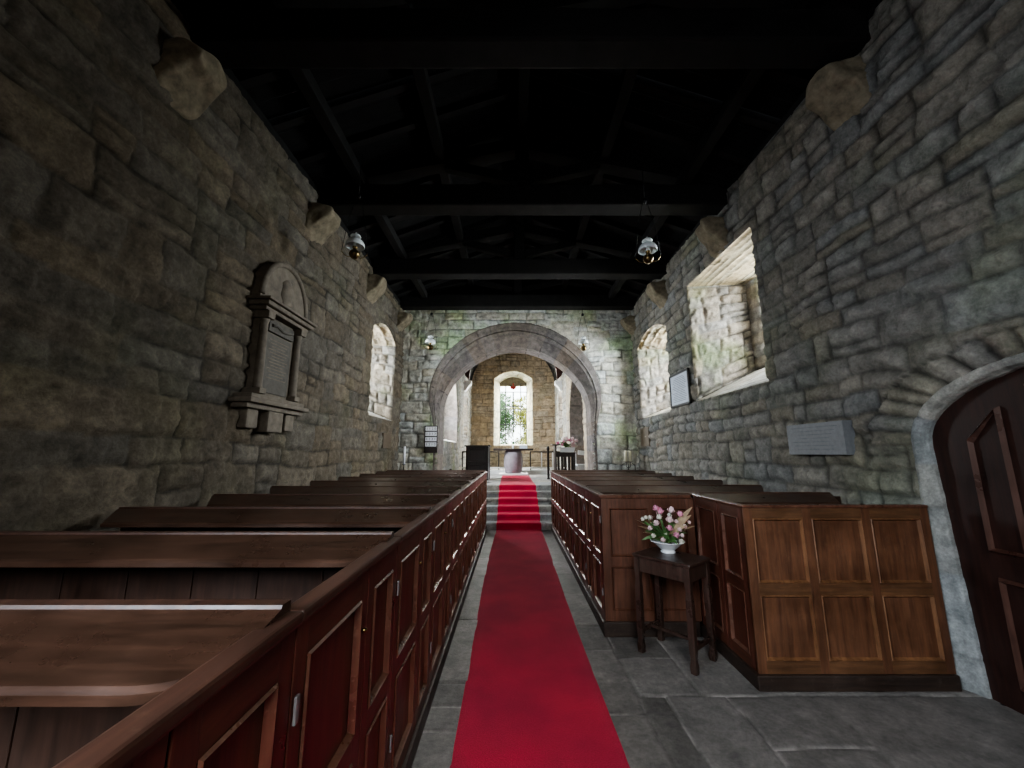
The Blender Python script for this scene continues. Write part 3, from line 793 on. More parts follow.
def make_pew(side, B, W, label, loc, door_first=True, group=None):
    """side=+1: pew runs to +x from the aisle face at x=0; bay from y=0 (near) to y=B where its front partition with book board stands"""
    t = thing('box_pew', label, 'pew', loc, 0, group)
    g = .004; dw = B*.58
    parts = [('door', 0, dw), ('side_panel', dw, B)] if door_first else [('side_panel', 0, B-dw), ('door', B-dw, B)]
    for nm, a, b in parts:
        bm = mapped_panels(side, b-a-2*g, .10, PH-.02, [1], [1, 1.05], stile=.062, rail=.08, top=.095)
        bmesh.ops.translate(bm, verts=bm.verts[:], vec=(0, a+g, 0))
        o = obj(nm, bm, PM, t)
        if nm == 'door':
            for hz in (.35, .98):
                bm = bmesh.new(); box(bm, -.006*side-.004, -.006*side+.004, a+.012, a+.028, hz-.032, hz+.032, bev=.002); obj('hinge', bm, M['steel'], o)
            bm = bmesh.new(); lathe(bm, [(.004, 0), (.009, .004), (.010, .012), (.004, .02), (.001, .021)], 10)
            tr(bm, Matrix.Translation((-.001*side, b-.05, .98)) @ Matrix.Rotation(-side*PI/2, 4, 'Y')); obj('knob', bm, M['brass'], o)
    bm = bmesh.new()
    x0, x1 = sorted((-.016*side, .045*side)); box(bm, x0, x1, 0, B, PH-.02, PH+.012, bev=.008); obj('top_rail', bm, M['rail_top'], t)
    bm = bmesh.new(); x0, x1 = sorted((-.018*side, .03*side)); box(bm, x0, x1, 0, B, 0, .10, bev=.006); obj('plinth', bm, M['plinth'], t)
    # partition boards
    bm = bmesh.new(); nb = 7
    xa, xb = sorted((.03*side, W*side))
    for i in range(nb):
        a = xa + (xb-xa)*i/nb; box(bm, a+.002, a+(xb-xa)/nb-.002, B-.03, B-.002, .02, PH+.0, bev=.003)
    obj('partition', bm, M['pew_in'], t)
    xa, xb = sorted((.020*side, (W+.02)*side))
    bm = ledge_mesh(xa, xb, .12, side); bmesh.ops.translate(bm, verts=bm.verts[:], vec=(0, B-.03, 0)); obj('book_ledge', bm, [M['pew_top'], M['rail_top']], t)
    bm = bmesh.new(); xa, xb = sorted((.04*side, W*side)); box(bm, xa, xb, .03, .36, .42, .45, bev=.008); obj('bench_seat', bm, M['pew_top'], t)
    return t
# left range: partitions at these Y
LYs = [.20, 1.06, 1.93, 2.78, 3.63, 4.48, 5.33, 6.18, 7.03, 7.85, 8.5]
names_l = ['nearest the camera, cut by the frame', 'second from the camera', 'third from the camera', 'fourth from the camera', 'fifth from the camera', 'sixth from the camera', 'seventh from the camera', 'eighth from the camera', 'ninth from the camera', 'last, by the chancel steps']
XA, XB = -.535, .835
first = None
for i, (a, b) in enumerate(zip(LYs[:-1], LYs[1:])):
    L = 'dark oak box pew left of the aisle, ' + names_l[i]
    if first is None or abs((b-a)-.85) > .001:
        p_ = make_pew(-1, b-a, 2.10, L, (XA, a, 0), door_first=True, group='box pews left of the aisle')
        if abs((b-a)-.85) < .001 and first is None: first = p_
    else:
        p_ = dup(first, (XA, a, 0)); p_['label'] = L
# right range
RYs = [3.82, 4.64, 5.49, 6.34, 7.19, 8.0, 8.58]
names_r = ['nearest, its panelled end facing the camera', 'second row', 'third row', 'fourth row', 'fifth row', 'last row by the chancel steps']
first = None
for i, (a, b) in enumerate(zip(RYs[:-1], RYs[1:])):
    L = 'oak box pew right of the aisle behind the flower table, its panelled end facing' if i == 0 else 'oak box pew right of the aisle, ' + names_r[i]
    if i in (0, 1, 5) or abs((b-a)-.85) > .001:
        p_ = make_pew(1, b-a, 2.0, L, (XB, a, 0), door_first=True, group='box pews right of the aisle')
        if i == 1: first = p_
        if i == 0:
            bm = bmesh.new(); panelling(bm, .86, .12, PH-.02, [1.25, 1], [1, 1.15], stile=.07, rail=.085, top=.09)
            e = obj('end_panel', bm, BM_[:1] + BM_[1:], p_); e.location = (0, -.03, 0)
            e.data.materials.clear(); [e.data.materials.append(m_) for m_ in (M['end_v'], M['end_h'], M['pew_mould'])]
            bm = bmesh.new(); box(bm, -.02, .835, -.05, .0, 0, .12, bev=.008); obj('end_plinth', bm, M['plinth'], p_)
            bm = bmesh.new(); box(bm, -.018, .840, -.045, .0, PH-.02, PH+.012, bev=.008); obj('end_top_rail', bm, M['pew_mould'], p_)
    else:
        p_ = dup(first, (XB, a, 0)); p_['label'] = L
# the wide front box beside the door
BX0, BX1, BY0, BY1 = 1.70, 3.06, 2.99, 3.79
bt = thing('box_pew', 'paler oak box pew with six-panel front, beside the arched door', 'pew', (BX0, BY0, 0))
bm = bmesh.new(); panelling(bm, BX1-BX0, .10, PH+.0, [1, 1, 1], [1, 1.05], stile=.062, rail=.08, top=.075); obj('front_panel', bm, BM_, bt)
bm = mapped_panels(1, (BY1-BY0)/2-.06, .10, PH, [1], [1, 1.05], stile=.05, rail=.08, top=.08); bmesh.ops.translate(bm, verts=bm.verts[:], vec=(0.001, .030, 0)); obj('door', bm, PM, bt)
bm = mapped_panels(1, (BY1-BY0)/2+.02, .10, PH, [1], [1, 1.05], stile=.05, rail=.08, top=.08); bmesh.ops.translate(bm, verts=bm.verts[:], vec=(0, (BY1-BY0)/2-.02, 0)); obj('side_panel', bm, PM, bt)
bm = bmesh.new(); box(bm, -.022, BX1-BX0, -.022, .02, 0, .10, bev=.01); box(bm, -.022, .02, 0, BY1-BY0, 0, .10, bev=.01); obj('plinth', bm, M['plinth'], bt)
bm = bmesh.new(); box(bm, -.012, BX1-BX0, -.012, .035, PH, PH+.022, bev=.008); box(bm, -.012, .035, .03, BY1-BY0, PH, PH+.022, bev=.008); obj('top_rail', bm, M['pew_mould'], bt)
bm = bmesh.new(); box(bm, .03, BX1-BX0, BY1-BY0-.03, BY1-BY0, .02, PH, bev=.003); obj('partition', bm, M['pew_in'], bt)
bm = ledge_mesh(.035, 1.26, .10, 1); bmesh.ops.translate(bm, verts=bm.verts[:], vec=(0, BY1-BY0-.03, .0)); obj('book_ledge', bm, [M['pew_top'], M['rail_top']], bt)
bm = bmesh.new(); box(bm, .04, BX1-BX0, .04, .36, .42, .45, bev=.008); obj('bench_seat', bm, M['pew_top'], bt)
# filler pew behind the right part of the nearest right row is covered by the box

# ------------------------------------------------------------------ side table, bowl, flowers
tc = Vector((1.32, 3.45, 0)); ang = math.atan2(-.345, .29)
tt = thing('side_table', 'small dark oak side table holding the flower bowl, beside the pew end', 'table', tc, ang)
hx, hy, TH = .215, .150, .76
bm = bmesh.new(); box(bm, -hx-.035, hx+.035, -hy-.03, hy+.03, TH-.024, TH, bev=.007); obj('tabletop', bm, M['table'], tt)
bm = bmesh.new()
for s in (-1, 1):
    box(bm, -hx, hx, s*hy-.010, s*hy+.010, TH-.14, TH-.024, bev=.002); box(bm, s*hx-.010, s*hx+.010, -hy, hy, TH-.14, TH-.024, bev=.002)
obj('apron', bm, M['table'], tt)
for sx in (-1, 1):
    for sy in (-1, 1):
        bm = bmesh.new(); n = 9
        sec = [(0, .021), (.05, .023), (.10, .017), (.14, .022), (.20, .0225), (.5, .023), (.56, .018), (.60, .022), (TH-.026, .023)]
        rings = []
        for z, h in sec:
            spx = sx*(hx + .004*(1-z/TH)); spy = sy*(hy + .004*(1-z/TH))
            rings.append([bm.verts.new((spx+a*h, spy+b*h, z)) for a, b in ((-1,-1), (1,-1), (1,1), (-1,1))])
        for A, B in zip(rings[:-1], rings[1:]):
            for k_ in range(4): bm.faces.new((A[k_], A[(k_+1)%4], B[(k_+1)%4], B[k_]))
        bm.faces.new(rings[0][::-1]); bm.faces.new(rings[-1]); obj('leg', bm, M['table'], tt)
bm = bmesh.new()
for s in (-1, 1): box(bm, s*hx-.012, s*hx+.012, -hy, hy, .145, .175, bev=.003)
box(bm, -hx, hx, -.012, .012, .150, .172, bev=.003); obj('stretcher', bm, M['table'], tt)

bowl = thing('flower_bowl', 'white footed china bowl on the dark side table', 'bowl', (1.34, 3.545, TH))
bowl.scale = (1.0, 1.0, .88)
bm = bmesh.new(); lathe(bm, [(.001, .004), (.060, 0), (.062, .012), (.052, .022), (.070, .040), (.105, .075), (.132, .098), (.140, .103), (.136, .108), (.125, .102), (.095, .075), (.05, .05), (.001, .045)], 36)
for v in bm.verts:
    if v.co.z > .06: v.co.x *= 1.04; v.co.y *= .92; v.co.z += .004*abs(v.co.x*7)**2*.5
obj('bowl_body', bm, M['china'], bowl)
def petal_ball(bm, c, r, rnd, mi=0, n=9, up=Vector((0,0,1))):
    q = up.to_track_quat('Z', 'Y')
    for layer, (rr, hh, m_) in enumerate(((.45, 1.0, 5), (.8, .85, 6), (1.0, .55, 6))):
        for k in range(m_):
            a = 2*PI*k/m_ + layer*.5 + rnd.uniform(-.15, .15); pts = []
            w = r*.62
            for (t_, wf) in ((0, .25), (.35, .8), (.75, 1.0), (1.0, .55)):
                rad = r*rr*(.25+.85*math.sin(t_*PI*.62)); z = r*hh*1.7*t_ - r*.5
                for s in (-1, 1):
                    x = rad*math.cos(a) - s*wf*w*.5*math.sin(a); y = rad*math.sin(a) + s*wf*w*.5*math.cos(a)
                    pts.append(bm.verts.new(c + q @ Vector((x, y, z))))
            for i in range(3):
                f = bm.faces.new((pts[2*i], pts[2*i+1], pts[2*i+3], pts[2*i+2])); f.material_index = mi; f.smooth = True
def leaf_blade(bm, p0, p1, w, droop, rnd, mi=0, n=7, fold=.25):
    p0, p1 = Vector(p0), Vector(p1); d = (p1-p0); side = d.cross(Vector((0,0,1))).normalized()
    if side.length < .1: side = Vector((1,0,0))
    side = Matrix.Rotation(rnd.uniform(-1.3, 1.3), 3, d.normalized()) @ side; up_ = side.cross(d).normalized()
    rows_ = []
    for i in range(n+1):
        t_ = i/n; c = p0 + d*t_ + Vector((0,0,droop*math.sin(t_*PI)))
        ww = w*math.sin(PI*min(.98, .08+t_*.9))**.8*.5
        rows_.append((bm.verts.new(c-side*ww+Vector((0,0,ww*fold))), bm.verts.new(c), bm.verts.new(c+side*ww+Vector((0,0,ww*fold)))))
    for A, B in zip(rows_[:-1], rows_[1:]):
        for k_ in (0, 1):
            f = bm.faces.new((A[k_], A[k_+1], B[k_+1], B[k_])); f.material_index = mi; f.smooth = True
def bouquet(name, label, origin, heads, group, spread, rnd, nleaf=16, blades=(), sc=1.0, cat='flowers'):
    root = thing(name, label, cat, origin)
    bmS = bmesh.new()
    for (hxx, hyy, hz, kind, r) in heads:
        bm = bmesh.new(); c = Vector((hxx, hyy, hz)); petal_ball(bm, c, r, rnd, up=Vector((hxx*2, hyy*2, .35)).normalized())
        o = obj('bloom', bm, M[kind], root)
        tube(bmS, [(hxx*.15, hyy*.15, .0), (hxx*.5, hyy*.5, hz*.55), (hxx, hyy, hz)], .0028*sc, 5)
    obj('stems', bmS, M['leaf'], root)
    bm = bmesh.new()
    for k_ in range(nleaf):
        a = rnd.uniform(0, 2*PI); l = rnd.uniform(.5, 1)*spread; e = rnd.uniform(.02, .75)*spread
        leaf_blade(bm, (.03*math.cos(a), .03*math.sin(a), .0), (l*math.cos(a), l*math.sin(a), e), rnd.uniform(.026, .044)*sc, .03*sc, rnd)
    obj('leaves', bm, M['leaf'], root)
    if blades:
        bm = bmesh.new()
        for (x, y, z, w) in blades: leaf_blade(bm, (0,0,0), (x, y, z), w, .02, rnd)
        obj('dried_fronds', bm, M['blade'], root)
    return root
rnd = random.Random(5)
# blooms placed from the photo: x across, z up
bl = [(-.15,-.05,.12,'palepink',.022), (-.13,-.06,.06,'white_p',.02), (.11,-.05,.06,'palepink',.018), (.2,.0,.16,'palepink',.016), (-.05,.0,.2,'white_p',.024), (-.03,-.06,.08,'white_p',.016), (-.075,.0,.275,'pink',.026), (-.035,.02,.245,'pink',.032), (.045,-.02,.26,'palepink',.030), (.125,.0,.225,'pink',.026), (-.12,.02,.19,'palepink',.024), (-.165,.0,.20,'white_p',.018), (-.19,.01,.185,'white_p',.018), (-.14,-.03,.205,'white_p',.018),
      (-.09,-.03,.155,'palepink',.026), (.015,-.05,.185,'palepink',.030), (-.0,-.07,.12,'pink',.026), (.045,-.09,.065,'pink',.026), (.165,.02,.20,'palepink',.020), (.09,.0,.165,'palepink',.018), (.145,-.03,.13,'palepink',.020), (.09,-.06,.11,'palepink',.018), (-.06,-.08,.03,'palepink',.02), (.06,.06,.21,'white_p',.02), (-.02,.08,.22,'palepink',.025), (.08,-.09,.02,'white_p',.022)]
bouquet('pink_flowers', 'pink and white flowers with green leaves in the china bowl', (1.335, 3.545, TH+.082), bl, None, .22, rnd, 46,
        blades=[(-.27,-.03,.19,.055), (-.24,.02,.13,.05), (-.22,-.06,.09,.045), (.24,.0,.29,.045), (.21,-.04,.23,.05), (.14,-.08,.15,.045), (-.12,-.09,.05,.04), (.17,.04,.18,.04), (.25,-.03,.14,.045)])

# ------------------------------------------------------------------ hanging oil lamps
def lamp(x, y, z, label, top, rz=0):
    t = thing('oil_lamp', label, 'lamp', (x, y, z), rz, 'hanging oil lamps')
    bm = bmesh.new(); lathe(bm, [(.001, -.115), (.030, -.115), (.045, -.10), (.062, -.07), (.066, -.045), (.055, -.02), (.028, -.005), (.022, .02), (.030, .03), (.030, .045), (.012, .05)], 24); obj('brass_font', bm, M['brass'], t)
    bm = bmesh.new(); lathe(bm, [(.112, .045), (.116, .048), (.112, .085), (.095, .118), (.070, .140), (.042, .150), (.040, .146), (.066, .136), (.090, .114), (.107, .083), (.110, .05)], 32, cap=False); obj('lamp_shade', bm, M['milk'], t)
    bm = bmesh.new(); lathe(bm, [(.022, .045), (.028, .08), (.020, .12), (.018, .175), (.016, .175), (.017, .12), (.024, .08), (.019, .045)], 20, cap=False); obj('chimney', bm, M['milk'], t)
    bm = bmesh.new(); lathe(bm, [(.060, .178), (.066, .182), (.058, .198), (.030, .212), (.014, .220), (.012, .235), (.001, .238)], 24); obj('smoke_bell', bm, M['milk'], t)
    for s in (-1, 1):
        bm = bmesh.new(); tube(bm, [(s*.03, 0, -.08), (s*.07, 0, -.10), (s*.11, 0, -.085), (s*.145, 0, -.045), (s*.150, 0, -.02)], .0055, 8); obj('arm', bm, M['brass'], t)
        bm = bmesh.new(); tube(bm, [(s*.150, 0, -.02), (s*.10, 0, .40), (s*.02, 0, .75)], .0035, 6); obj('suspension_rod', bm, M['iron'], t)
    bm = bmesh.new(); tube(bm, [(0, 0, .75), (0, 0, top-z)], .005, 6); lathe(bm, [(.001, .70), (.03, .72), (.03, .76), (.001, .78)], 12); obj('cord', bm, M['iron'], t)
    return t
lamp(-1.97, 4.52, 4.10, 'white-shaded oil lamp hanging nearer on the left, beyond the wall monument', 5.45, .3)
lamp(1.70, 4.52, 4.04, 'white-shaded oil lamp hanging nearer on the right, before the big window', 5.5, -.2)
lamp(-1.86, 8.6, 4.02, 'small far oil lamp hanging left of the chancel arch', 5.5, 0)
lamp(1.63, 8.6, 4.00, 'small far oil lamp hanging right of the chancel arch', 5.5, .1)

# ------------------------------------------------------------------ wall monument on the left
mo = thing('wall_monument', 'carved stone memorial monument with curved pediment on the left wall', 'monument', (XL, 4.37, 2.05))
def mbox(bm, y0, y1, z0, z1, d, bev=.008): box(bm, -.02, d, y0, y1, z0, z1, bev=bev)
bm = bmesh.new(); mbox(bm, -.36, .36, .14, 1.06, .09); obj('backing_slab', bm, M['monument'], mo)
bm = bmesh.new(); mbox(bm, -.24, .24, .20, .86, .105, .004); o = obj('inscription_panel', bm, M['monument_dark'], mo)
bm = bmesh.new()
for i in range(13):
    z = .80-.036*i; w = .19 - .03*((i*7) % 3)
    box(bm, .104, .1065, -w, w, z-.006, z+.006)
obj('inscription_lines', bm, M['monument'], o)
bm = bmesh.new(); mbox(bm, -.24, .24, .88, 1.02, .125, .006); tube(bm, [(.13, -.20+.1*i, .95+.02*math.sin(i*2)) for i in range(5)], .02, 8); obj('frieze', bm, M['monument_dark'], mo)
for s in (-1, 1):
    bm = bmesh.new(); mbox(bm, s*.33-.055, s*.33+.055, .16, .22, .19); mbox(bm, s*.33-.06, s*.33+.06, .98, 1.06, .20)
    lathe(bm, [(.046, .22), (.050, .23), (.042, .25), (.042, .5), (.036, .93), (.046, .96), (.050, .98)], 20, cx=.125, cy=s*.33); obj('column', bm, M['monument'], mo)
bm = bmesh.new(); mbox(bm, -.52, .52, .0, .05, .17); mbox(bm, -.56, .56, .05, .10, .23, .018); mbox(bm, -.50, .50, .10, .15, .19, .012); obj('ledge', bm, M['monument'], mo)
bm = bmesh.new(); mbox(bm, -.43, .43, 1.06, 1.10, .19); mbox(bm, -.47, .47, 1.10, 1.15, .24, .014); mbox(bm, -.50, .50, 1.15, 1.18, .27, .008); obj('cornice', bm, M['monument'], mo)
bm = bmesh.new(); arc = [(-.46, 1.18), (.46, 1.18)] + [(.46*math.cos(a), 1.18+.56*math.sin(a)**.9) for a in np.linspace(.05, PI-.05, 26)]
prism(bm, arc, 'x', -.02, .13); obj('pediment', bm, M['monument'], mo)
bm = bmesh.new(); tube(bm, [(.13, .44*math.cos(a), 1.19+.54*math.sin(a)**.9) for a in np.linspace(.05, PI-.05, 26)], .032, 8)
obj('pediment_moulding', bm, M['monument'], mo)
bm = bmesh.new(); bmesh.ops.create_uvsphere(bm, u_segments=16, v_segments=10, radius=.14)
for v in bm.verts: v.co = Vector((v.co.x*.45+.12, v.co.y*.8, v.co.z*1.3+1.40)) + Vector((0, .02*math.sin(v.co.z*60), 0))
obj('carved_shield', bm, M['monument'], mo, smooth=True)
for y in (-.34, .34):
    bm = bmesh.new(); mbox(bm, y-.09, y+.09, -.20, .0, .12, .02); obj('bracket', bm, M['monument'], mo)
bm = bmesh.new(); mbox(bm, -.14, .14, -.23, .0, .16, .02); obj('apron_block', bm, M['monument'], mo)

# ------------------------------------------------------------------ right wall fittings
tb = thing('stone_tablet', 'long grey slate memorial tablet on the right wall near the door', 'tablet', (XR-.02, 3.91, 1.735))
bm = bmesh.new(); box(bm, -.085, .02, -.365, .365, -.155, .155, bev=.004); s_ = obj('slab', bm, M['tablet'], tb)
bm = bmesh.new()
for i in range(7):
    z = .115-.036*i; w = .30-.035*((i*5) % 4)
    box(bm, -.0865, -.084, -w, w, z-.0045, z+.0045)
obj('inscription_lines', bm, M['tablet_line'], tb)
fr = thing('framed_notice', 'black-framed paper notice on the right wall between the two windows', 'picture frame', (XR-.045, 7.0, 2.74))
fr.rotation_euler = (0, 0, 0)
bm = bmesh.new()
for a in ((-.41, .41, .27, .31), (-.41, .41, -.31, -.27), (-.41, -.37, -.31, .31), (.37, .41, -.31, .31)): box(bm, -.03, .01, *a, bev=.006)
obj('frame', bm, M['black'], fr)
bm = bmesh.new(); box(bm, -.012, .0, -.375, .375, -.275, .275); pp = obj('paper', bm, M['paper'], fr)
bm = bmesh.new()
for i in range(15):
    z = .22-.031*i; w = .29 if i not in (0, 8) else .18
    box(bm, -.0135, -.0118, -w+.02*((i*3) % 4), w-.03*((i*5) % 3), z-.004, z+.004)
obj('text_lines', bm, M['ink'], pp)
bm = bmesh.new(); box(bm, XR-.05, XR-.0, 8.78, 9.34, 1.75, 2.17, bev=.004); tag(obj('wall_plaque', bm, M['plaque']), 'small brown plaque low on the right wall below the farther window', 'plaque')
bm = bmesh.new(); box(bm, XL+.0, XL+.05, 8.42, 8.95, 1.70, 2.02, bev=.004); tag(obj('wall_plaque', bm, M['plaque']), 'small dark plaque low on the left wall below the left window', 'plaque')

# hymn board
hb = thing('hymn_board', 'dark wooden hymn number board left of the chancel arch', 'hymn board', (-1.99, YE-.035, 1.60))
bm = bmesh.new(); box(bm, -.165, .165, -.03, .01, 0, .66, bev=.012); obj('board', bm, M['dark_wood'], hb)
def text_bm(s, size):
    cu = bpy.data.curves.new('t', 'FONT'); cu.body = s; cu.size = size; cu.align_x = 'CENTER'; cu.align_y = 'CENTER'; cu.extrude = .001
    o = bpy.data.objects.new('t', cu); C.objects.link(o); bpy.context.view_layer.update()
    me = bpy.data.meshes.new_from_object(o.evaluated_get(bpy.context.evaluated_depsgraph_get()))
    bpy.data.objects.remove(o); bm = bmesh.new(); bm.from_mesh(me); bpy.data.meshes.remove(me); return bm
for i, num in enumerate(('1120', '1313', '1131', '1210')):
    z = .585-.128*i
    bm = bmesh.new(); box(bm, -.138, .138, -.034, -.029, z-.05, z+.05); cd = obj('number_card', bm, M['card'], hb)
    bm = text_bm(' '.join(num), .085); tr(bm, Matrix.Translation((0, -.0355, z)) @ Matrix.Rotation(PI/2, 4, 'X')); obj('numerals', bm, M['black'], cd)
for i in range(5):
    bm = bmesh.new(); z = .645-.128*i; box(bm, -.15, .15, -.042, -.028, z-.008, z+.008, bev=.002); obj('slat', bm, M['dark_wood'], hb)

# candles
def candle_stand(x, y, label_s, heights, top, spread):
    t = thing('candle_stand', label_s, 'candle stand', (x, y, 0)); bm = bmesh.new()
    tube(bm, [(0, 0, .02), (0, 0, top-.06)], .011, 8)
    for k_ in range(3):
        a = 2*PI*k_/3; tube(bm, [(0, 0, .12), (.12*math.cos(a), .12*math.sin(a), .10), (.18*math.cos(a), .18*math.sin(a), .008)], .009, 6)
    obj('stem', bm, M['iron'], t)
    for dx in ([0] if spread == 0 else [-spread, spread]):
        bm = bmesh.new(); tube(bm, [(0, 0, top-.14), (dx*.8, 0, top-.13), (dx, 0, top-.02)], .007, 6); lathe(bm, [(.001, top-.02), (.045, top-.012), (.05, top-.002), (.001, top-.004)], 16, cx=dx); obj('drip_tray', bm, M['iron'], t)
    return t
candle_stand(-2.50, 9.2, 'black iron stand under the tall white candle, left front corner', 1, 1.34, 0)
bm = bmesh.new(); lathe(bm, [(.028, 0), (.028, .40), (.020, .405), (.001, .40)], 16); bmesh.ops.create_cone(bm, segments=6, radius1=.003, radius2=.002, depth=.02, matrix=Matrix.Translation((0, 0, .415)), cap_ends=True)
o = obj('candle', bm, M['card']); o.location = (-2.50, 9.2, 1.339); tag(o, 'tall white candle on the left iron stand by the hymn board', 'candle')
candle_stand(2.69, 9.2, 'black iron two-branch candle stand in the right front corner', 2, 1.40, .05)
bm = bmesh.new(); tube(bm, [(-.16, 0, 1.13), (-.15, 0, 1.32), (-.09, 0, 1.36)], .008, 6); tube(bm, [(.16, 0, 1.13), (.15, 0, 1.32), (.09, 0, 1.36)], .008, 6); tube(bm, [(-.16, 0, 1.13), (.16, 0, 1.13)], .008, 6)
hoop = obj('hoop', bm, M['iron']); hoop.parent = [o for o in C.objects if o.name.startswith('candle_stand')][1]
for dx, w in ((-.05, 'left'), (.05, 'right')):
    bm = bmesh.new(); lathe(bm, [(.034, 0), (.034, .24), (.026, .245), (.001, .238)], 16)
    o = obj('candle', bm, M['wax']); o.location = (2.69+dx, 9.2, 1.398); tag(o, 'cream candle, the %s of the pair on the right iron stand' % w, 'candle')

# ------------------------------------------------------------------ chancel
cw = dict(hmin=.17, hmax=.34, wmin=.2, wmax=.6, amp=.028, base=(.36,.355,.34), lo=.8, hi=1.1, mortar=.6)
# sanctuary and first bay side walls with pointed recess arches
RL0, RL1 = 11.2, 13.9
def pt_top(u0, u1, sp, r):
    c = (u0+u1)/2; hw = (u1-u0)/2
    return lambda u: sp + r*np.power(np.maximum(0, 1-np.abs((u-c)/hw)**1.5), .72)
TL = pt_top(RL0, RL1, 2.9, 1.5)
wc1 = patch('wall_chancel_left', lambda U, V: np.stack([np.full_like(U, CXL), U, V], -1), axis([YE+.75, RL0, RL1, 14.6], .04), axis([FZ-.05, 1.95, 6.8], .04), M['stone_arch'], 301, kind='structure', holes=[(RL0, RL1, 1.95, TL)], **cw)
patch('sanctuary_wall', lambda U, V: np.stack([np.full_like(U, CXL), U, V], -1), axis([14.6, 15.7, 17.1, YS+.02], .035), axis([FZ-.05, 2.2, 4.78], .035), M['stone_white'], 302, parent=wc1, holes=[(15.7, 17.1, 2.2, seg(15.7, 17.1, 4.0, .2))], **cw)
wc2 = patch('wall_chancel_right', lambda U, V: np.stack([np.full_like(U, CXR), U, V], -1), axis([YE+.75, RL0, RL1, 14.6], .04), axis([FZ-.05, 6.8], .04), M['stone_east'], 303, kind='structure', flip=True, holes=[(RL0, RL1, FZ-.1, TL)], **cw)
patch('sanctuary_wall', lambda U, V: np.stack([np.full_like(U, CXR), U, V], -1), axis([14.6, 15.7, 17.1, YS+.02], .035), axis([FZ-.05, 2.2, 4.78], .035), M['stone_white'], 304, parent=wc2, flip=True, holes=[(15.7, 17.1, 2.2, seg(15.7, 17.1, 4.0, .2))], **cw)
W6 = side_window('added_window_6', CXL, -1, 15.7, 17.1, 2.2, 4.0, .2, .45, .10, .1, 351, M['stone_white'], M['stone_white'], glassW=.1)  # added window, lets more light into the sanctuary
W7 = side_window('added_window_7', CXR, 1, 15.7, 17.1, 2.2, 4.0, .2, .45, .10, .1, 361, M['stone_white'], M['stone_white'], glassW=.1)  # added opposite window, also there to brighten the sanctuary
# recess linings
def recess(parent, X, sgn, depth, sp_top, z0, mat, seed, close=True):
    cpts = [(RL0, z0)] + [(RL0 + (RL1-RL0)*(1-math.cos(a))/2, 0) for a in np.linspace(0, PI, 60)] + [(RL1, z0)]
    cpts = [(y, float(sp_top(np.array(y))) if 0 < i < 61 else z) for i, (y, z) in enumerate(cpts)]
    cpts = [(RL0, z) for z in np.linspace(z0, 2.9, 12)[:-1]] + cpts[1:-1] + [(RL1, z) for z in np.linspace(2.9, z0, 12)[1:]]
    a = np.array(cpts); s_ = np.concatenate([[0], np.cumsum(np.linalg.norm(np.diff(a, axis=0), axis=1))])
    s_ = s_ + np.arange(len(s_))*1e-6
    f = lambda U, V: np.stack([X+sgn*V, np.interp(U, s_, a[:,0]), np.interp(U, s_, a[:,1])], -1)
    patch('arch_lining', f, np.linspace(0, s_[-1], 160), np.linspace(0, depth, 20), mat, seed, parent=parent, border=False, flip=(sgn < 0), hmin=3, hmax=3.1, wmin=.3, wmax=.5, warp=0, joint=.012, amp=.006, split=0, base=(.34,.32,.30), lo=.85, hi=1.05, mortar=.8)
    if close:
        bm = bmesh.new(); x0, x1 = sorted((X+sgn*depth, X+sgn*(depth+.1))); box(bm, x0, x1, RL0-.2, RL1+.2, z0-.3, 4.7); obj('recess_back', bm, M['recess_'+('l' if sgn < 0 else 'r')], parent)
M['recess_l'] = plain('pale_plaster', (.42,.45,.50), .9, noise=.12, scale=3); M['recess_r'] = plain('tan_plaster', (.34,.29,.22), .9, noise=.15, scale=3)
recess(wc1, CXL, -1, .55, TL, 1.95, M['ashlar'], 311, close=False)
recess(wc2, CXR, 1, 1.1, TL, FZ-.05, M['ashlar'], 312)
quad_patch('recess_sill', [(CXL, RL0, 1.95), (CXL, RL1, 1.95), (CXL-.55, RL1, 2.05), (CXL-.55, RL0, 2.05)], M['stone_white'], 313, .06, wc1, toward=(CXL, 12, 4), **cw)
w5 = thing('window_5', None, None); w5['kind'] = 'structure'
bm = bmesh.new(); Xg = CXL-.56
for i in range(6): y = RL0+(RL1-RL0)*i/5; box(bm, Xg-.03, Xg+.01, y-.02, y+.02, 2.0, 4.45)
for i in range(7): z = 2.05+.38*i; box(bm, Xg-.03, Xg+.01, RL0, RL1, z-.012, z+.012)
obj('glazing_bars', bm, M['lead'], w5)
bm = bmesh.new(); box(bm, Xg-.015, Xg-.010, RL0, RL1, 1.98, 4.6); obj('pane', bm, M['glass'], w5)
bm = bmesh.new(); box(bm, Xg-.3, Xg-.04, RL0-1, RL1+1, 0, 1.98); box(bm, Xg-.3, Xg-.04, RL0-1, RL0+.75, 1.98, 5.5); box(bm, Xg-.3, Xg-.04, RL1-.75, RL1+1, 1.98, 5.5); box(bm, Xg-.3, Xg-.04, RL0, RL1, 4.5, 5.5)
obj('outer_leaf', bm, M['corbel'], w5)
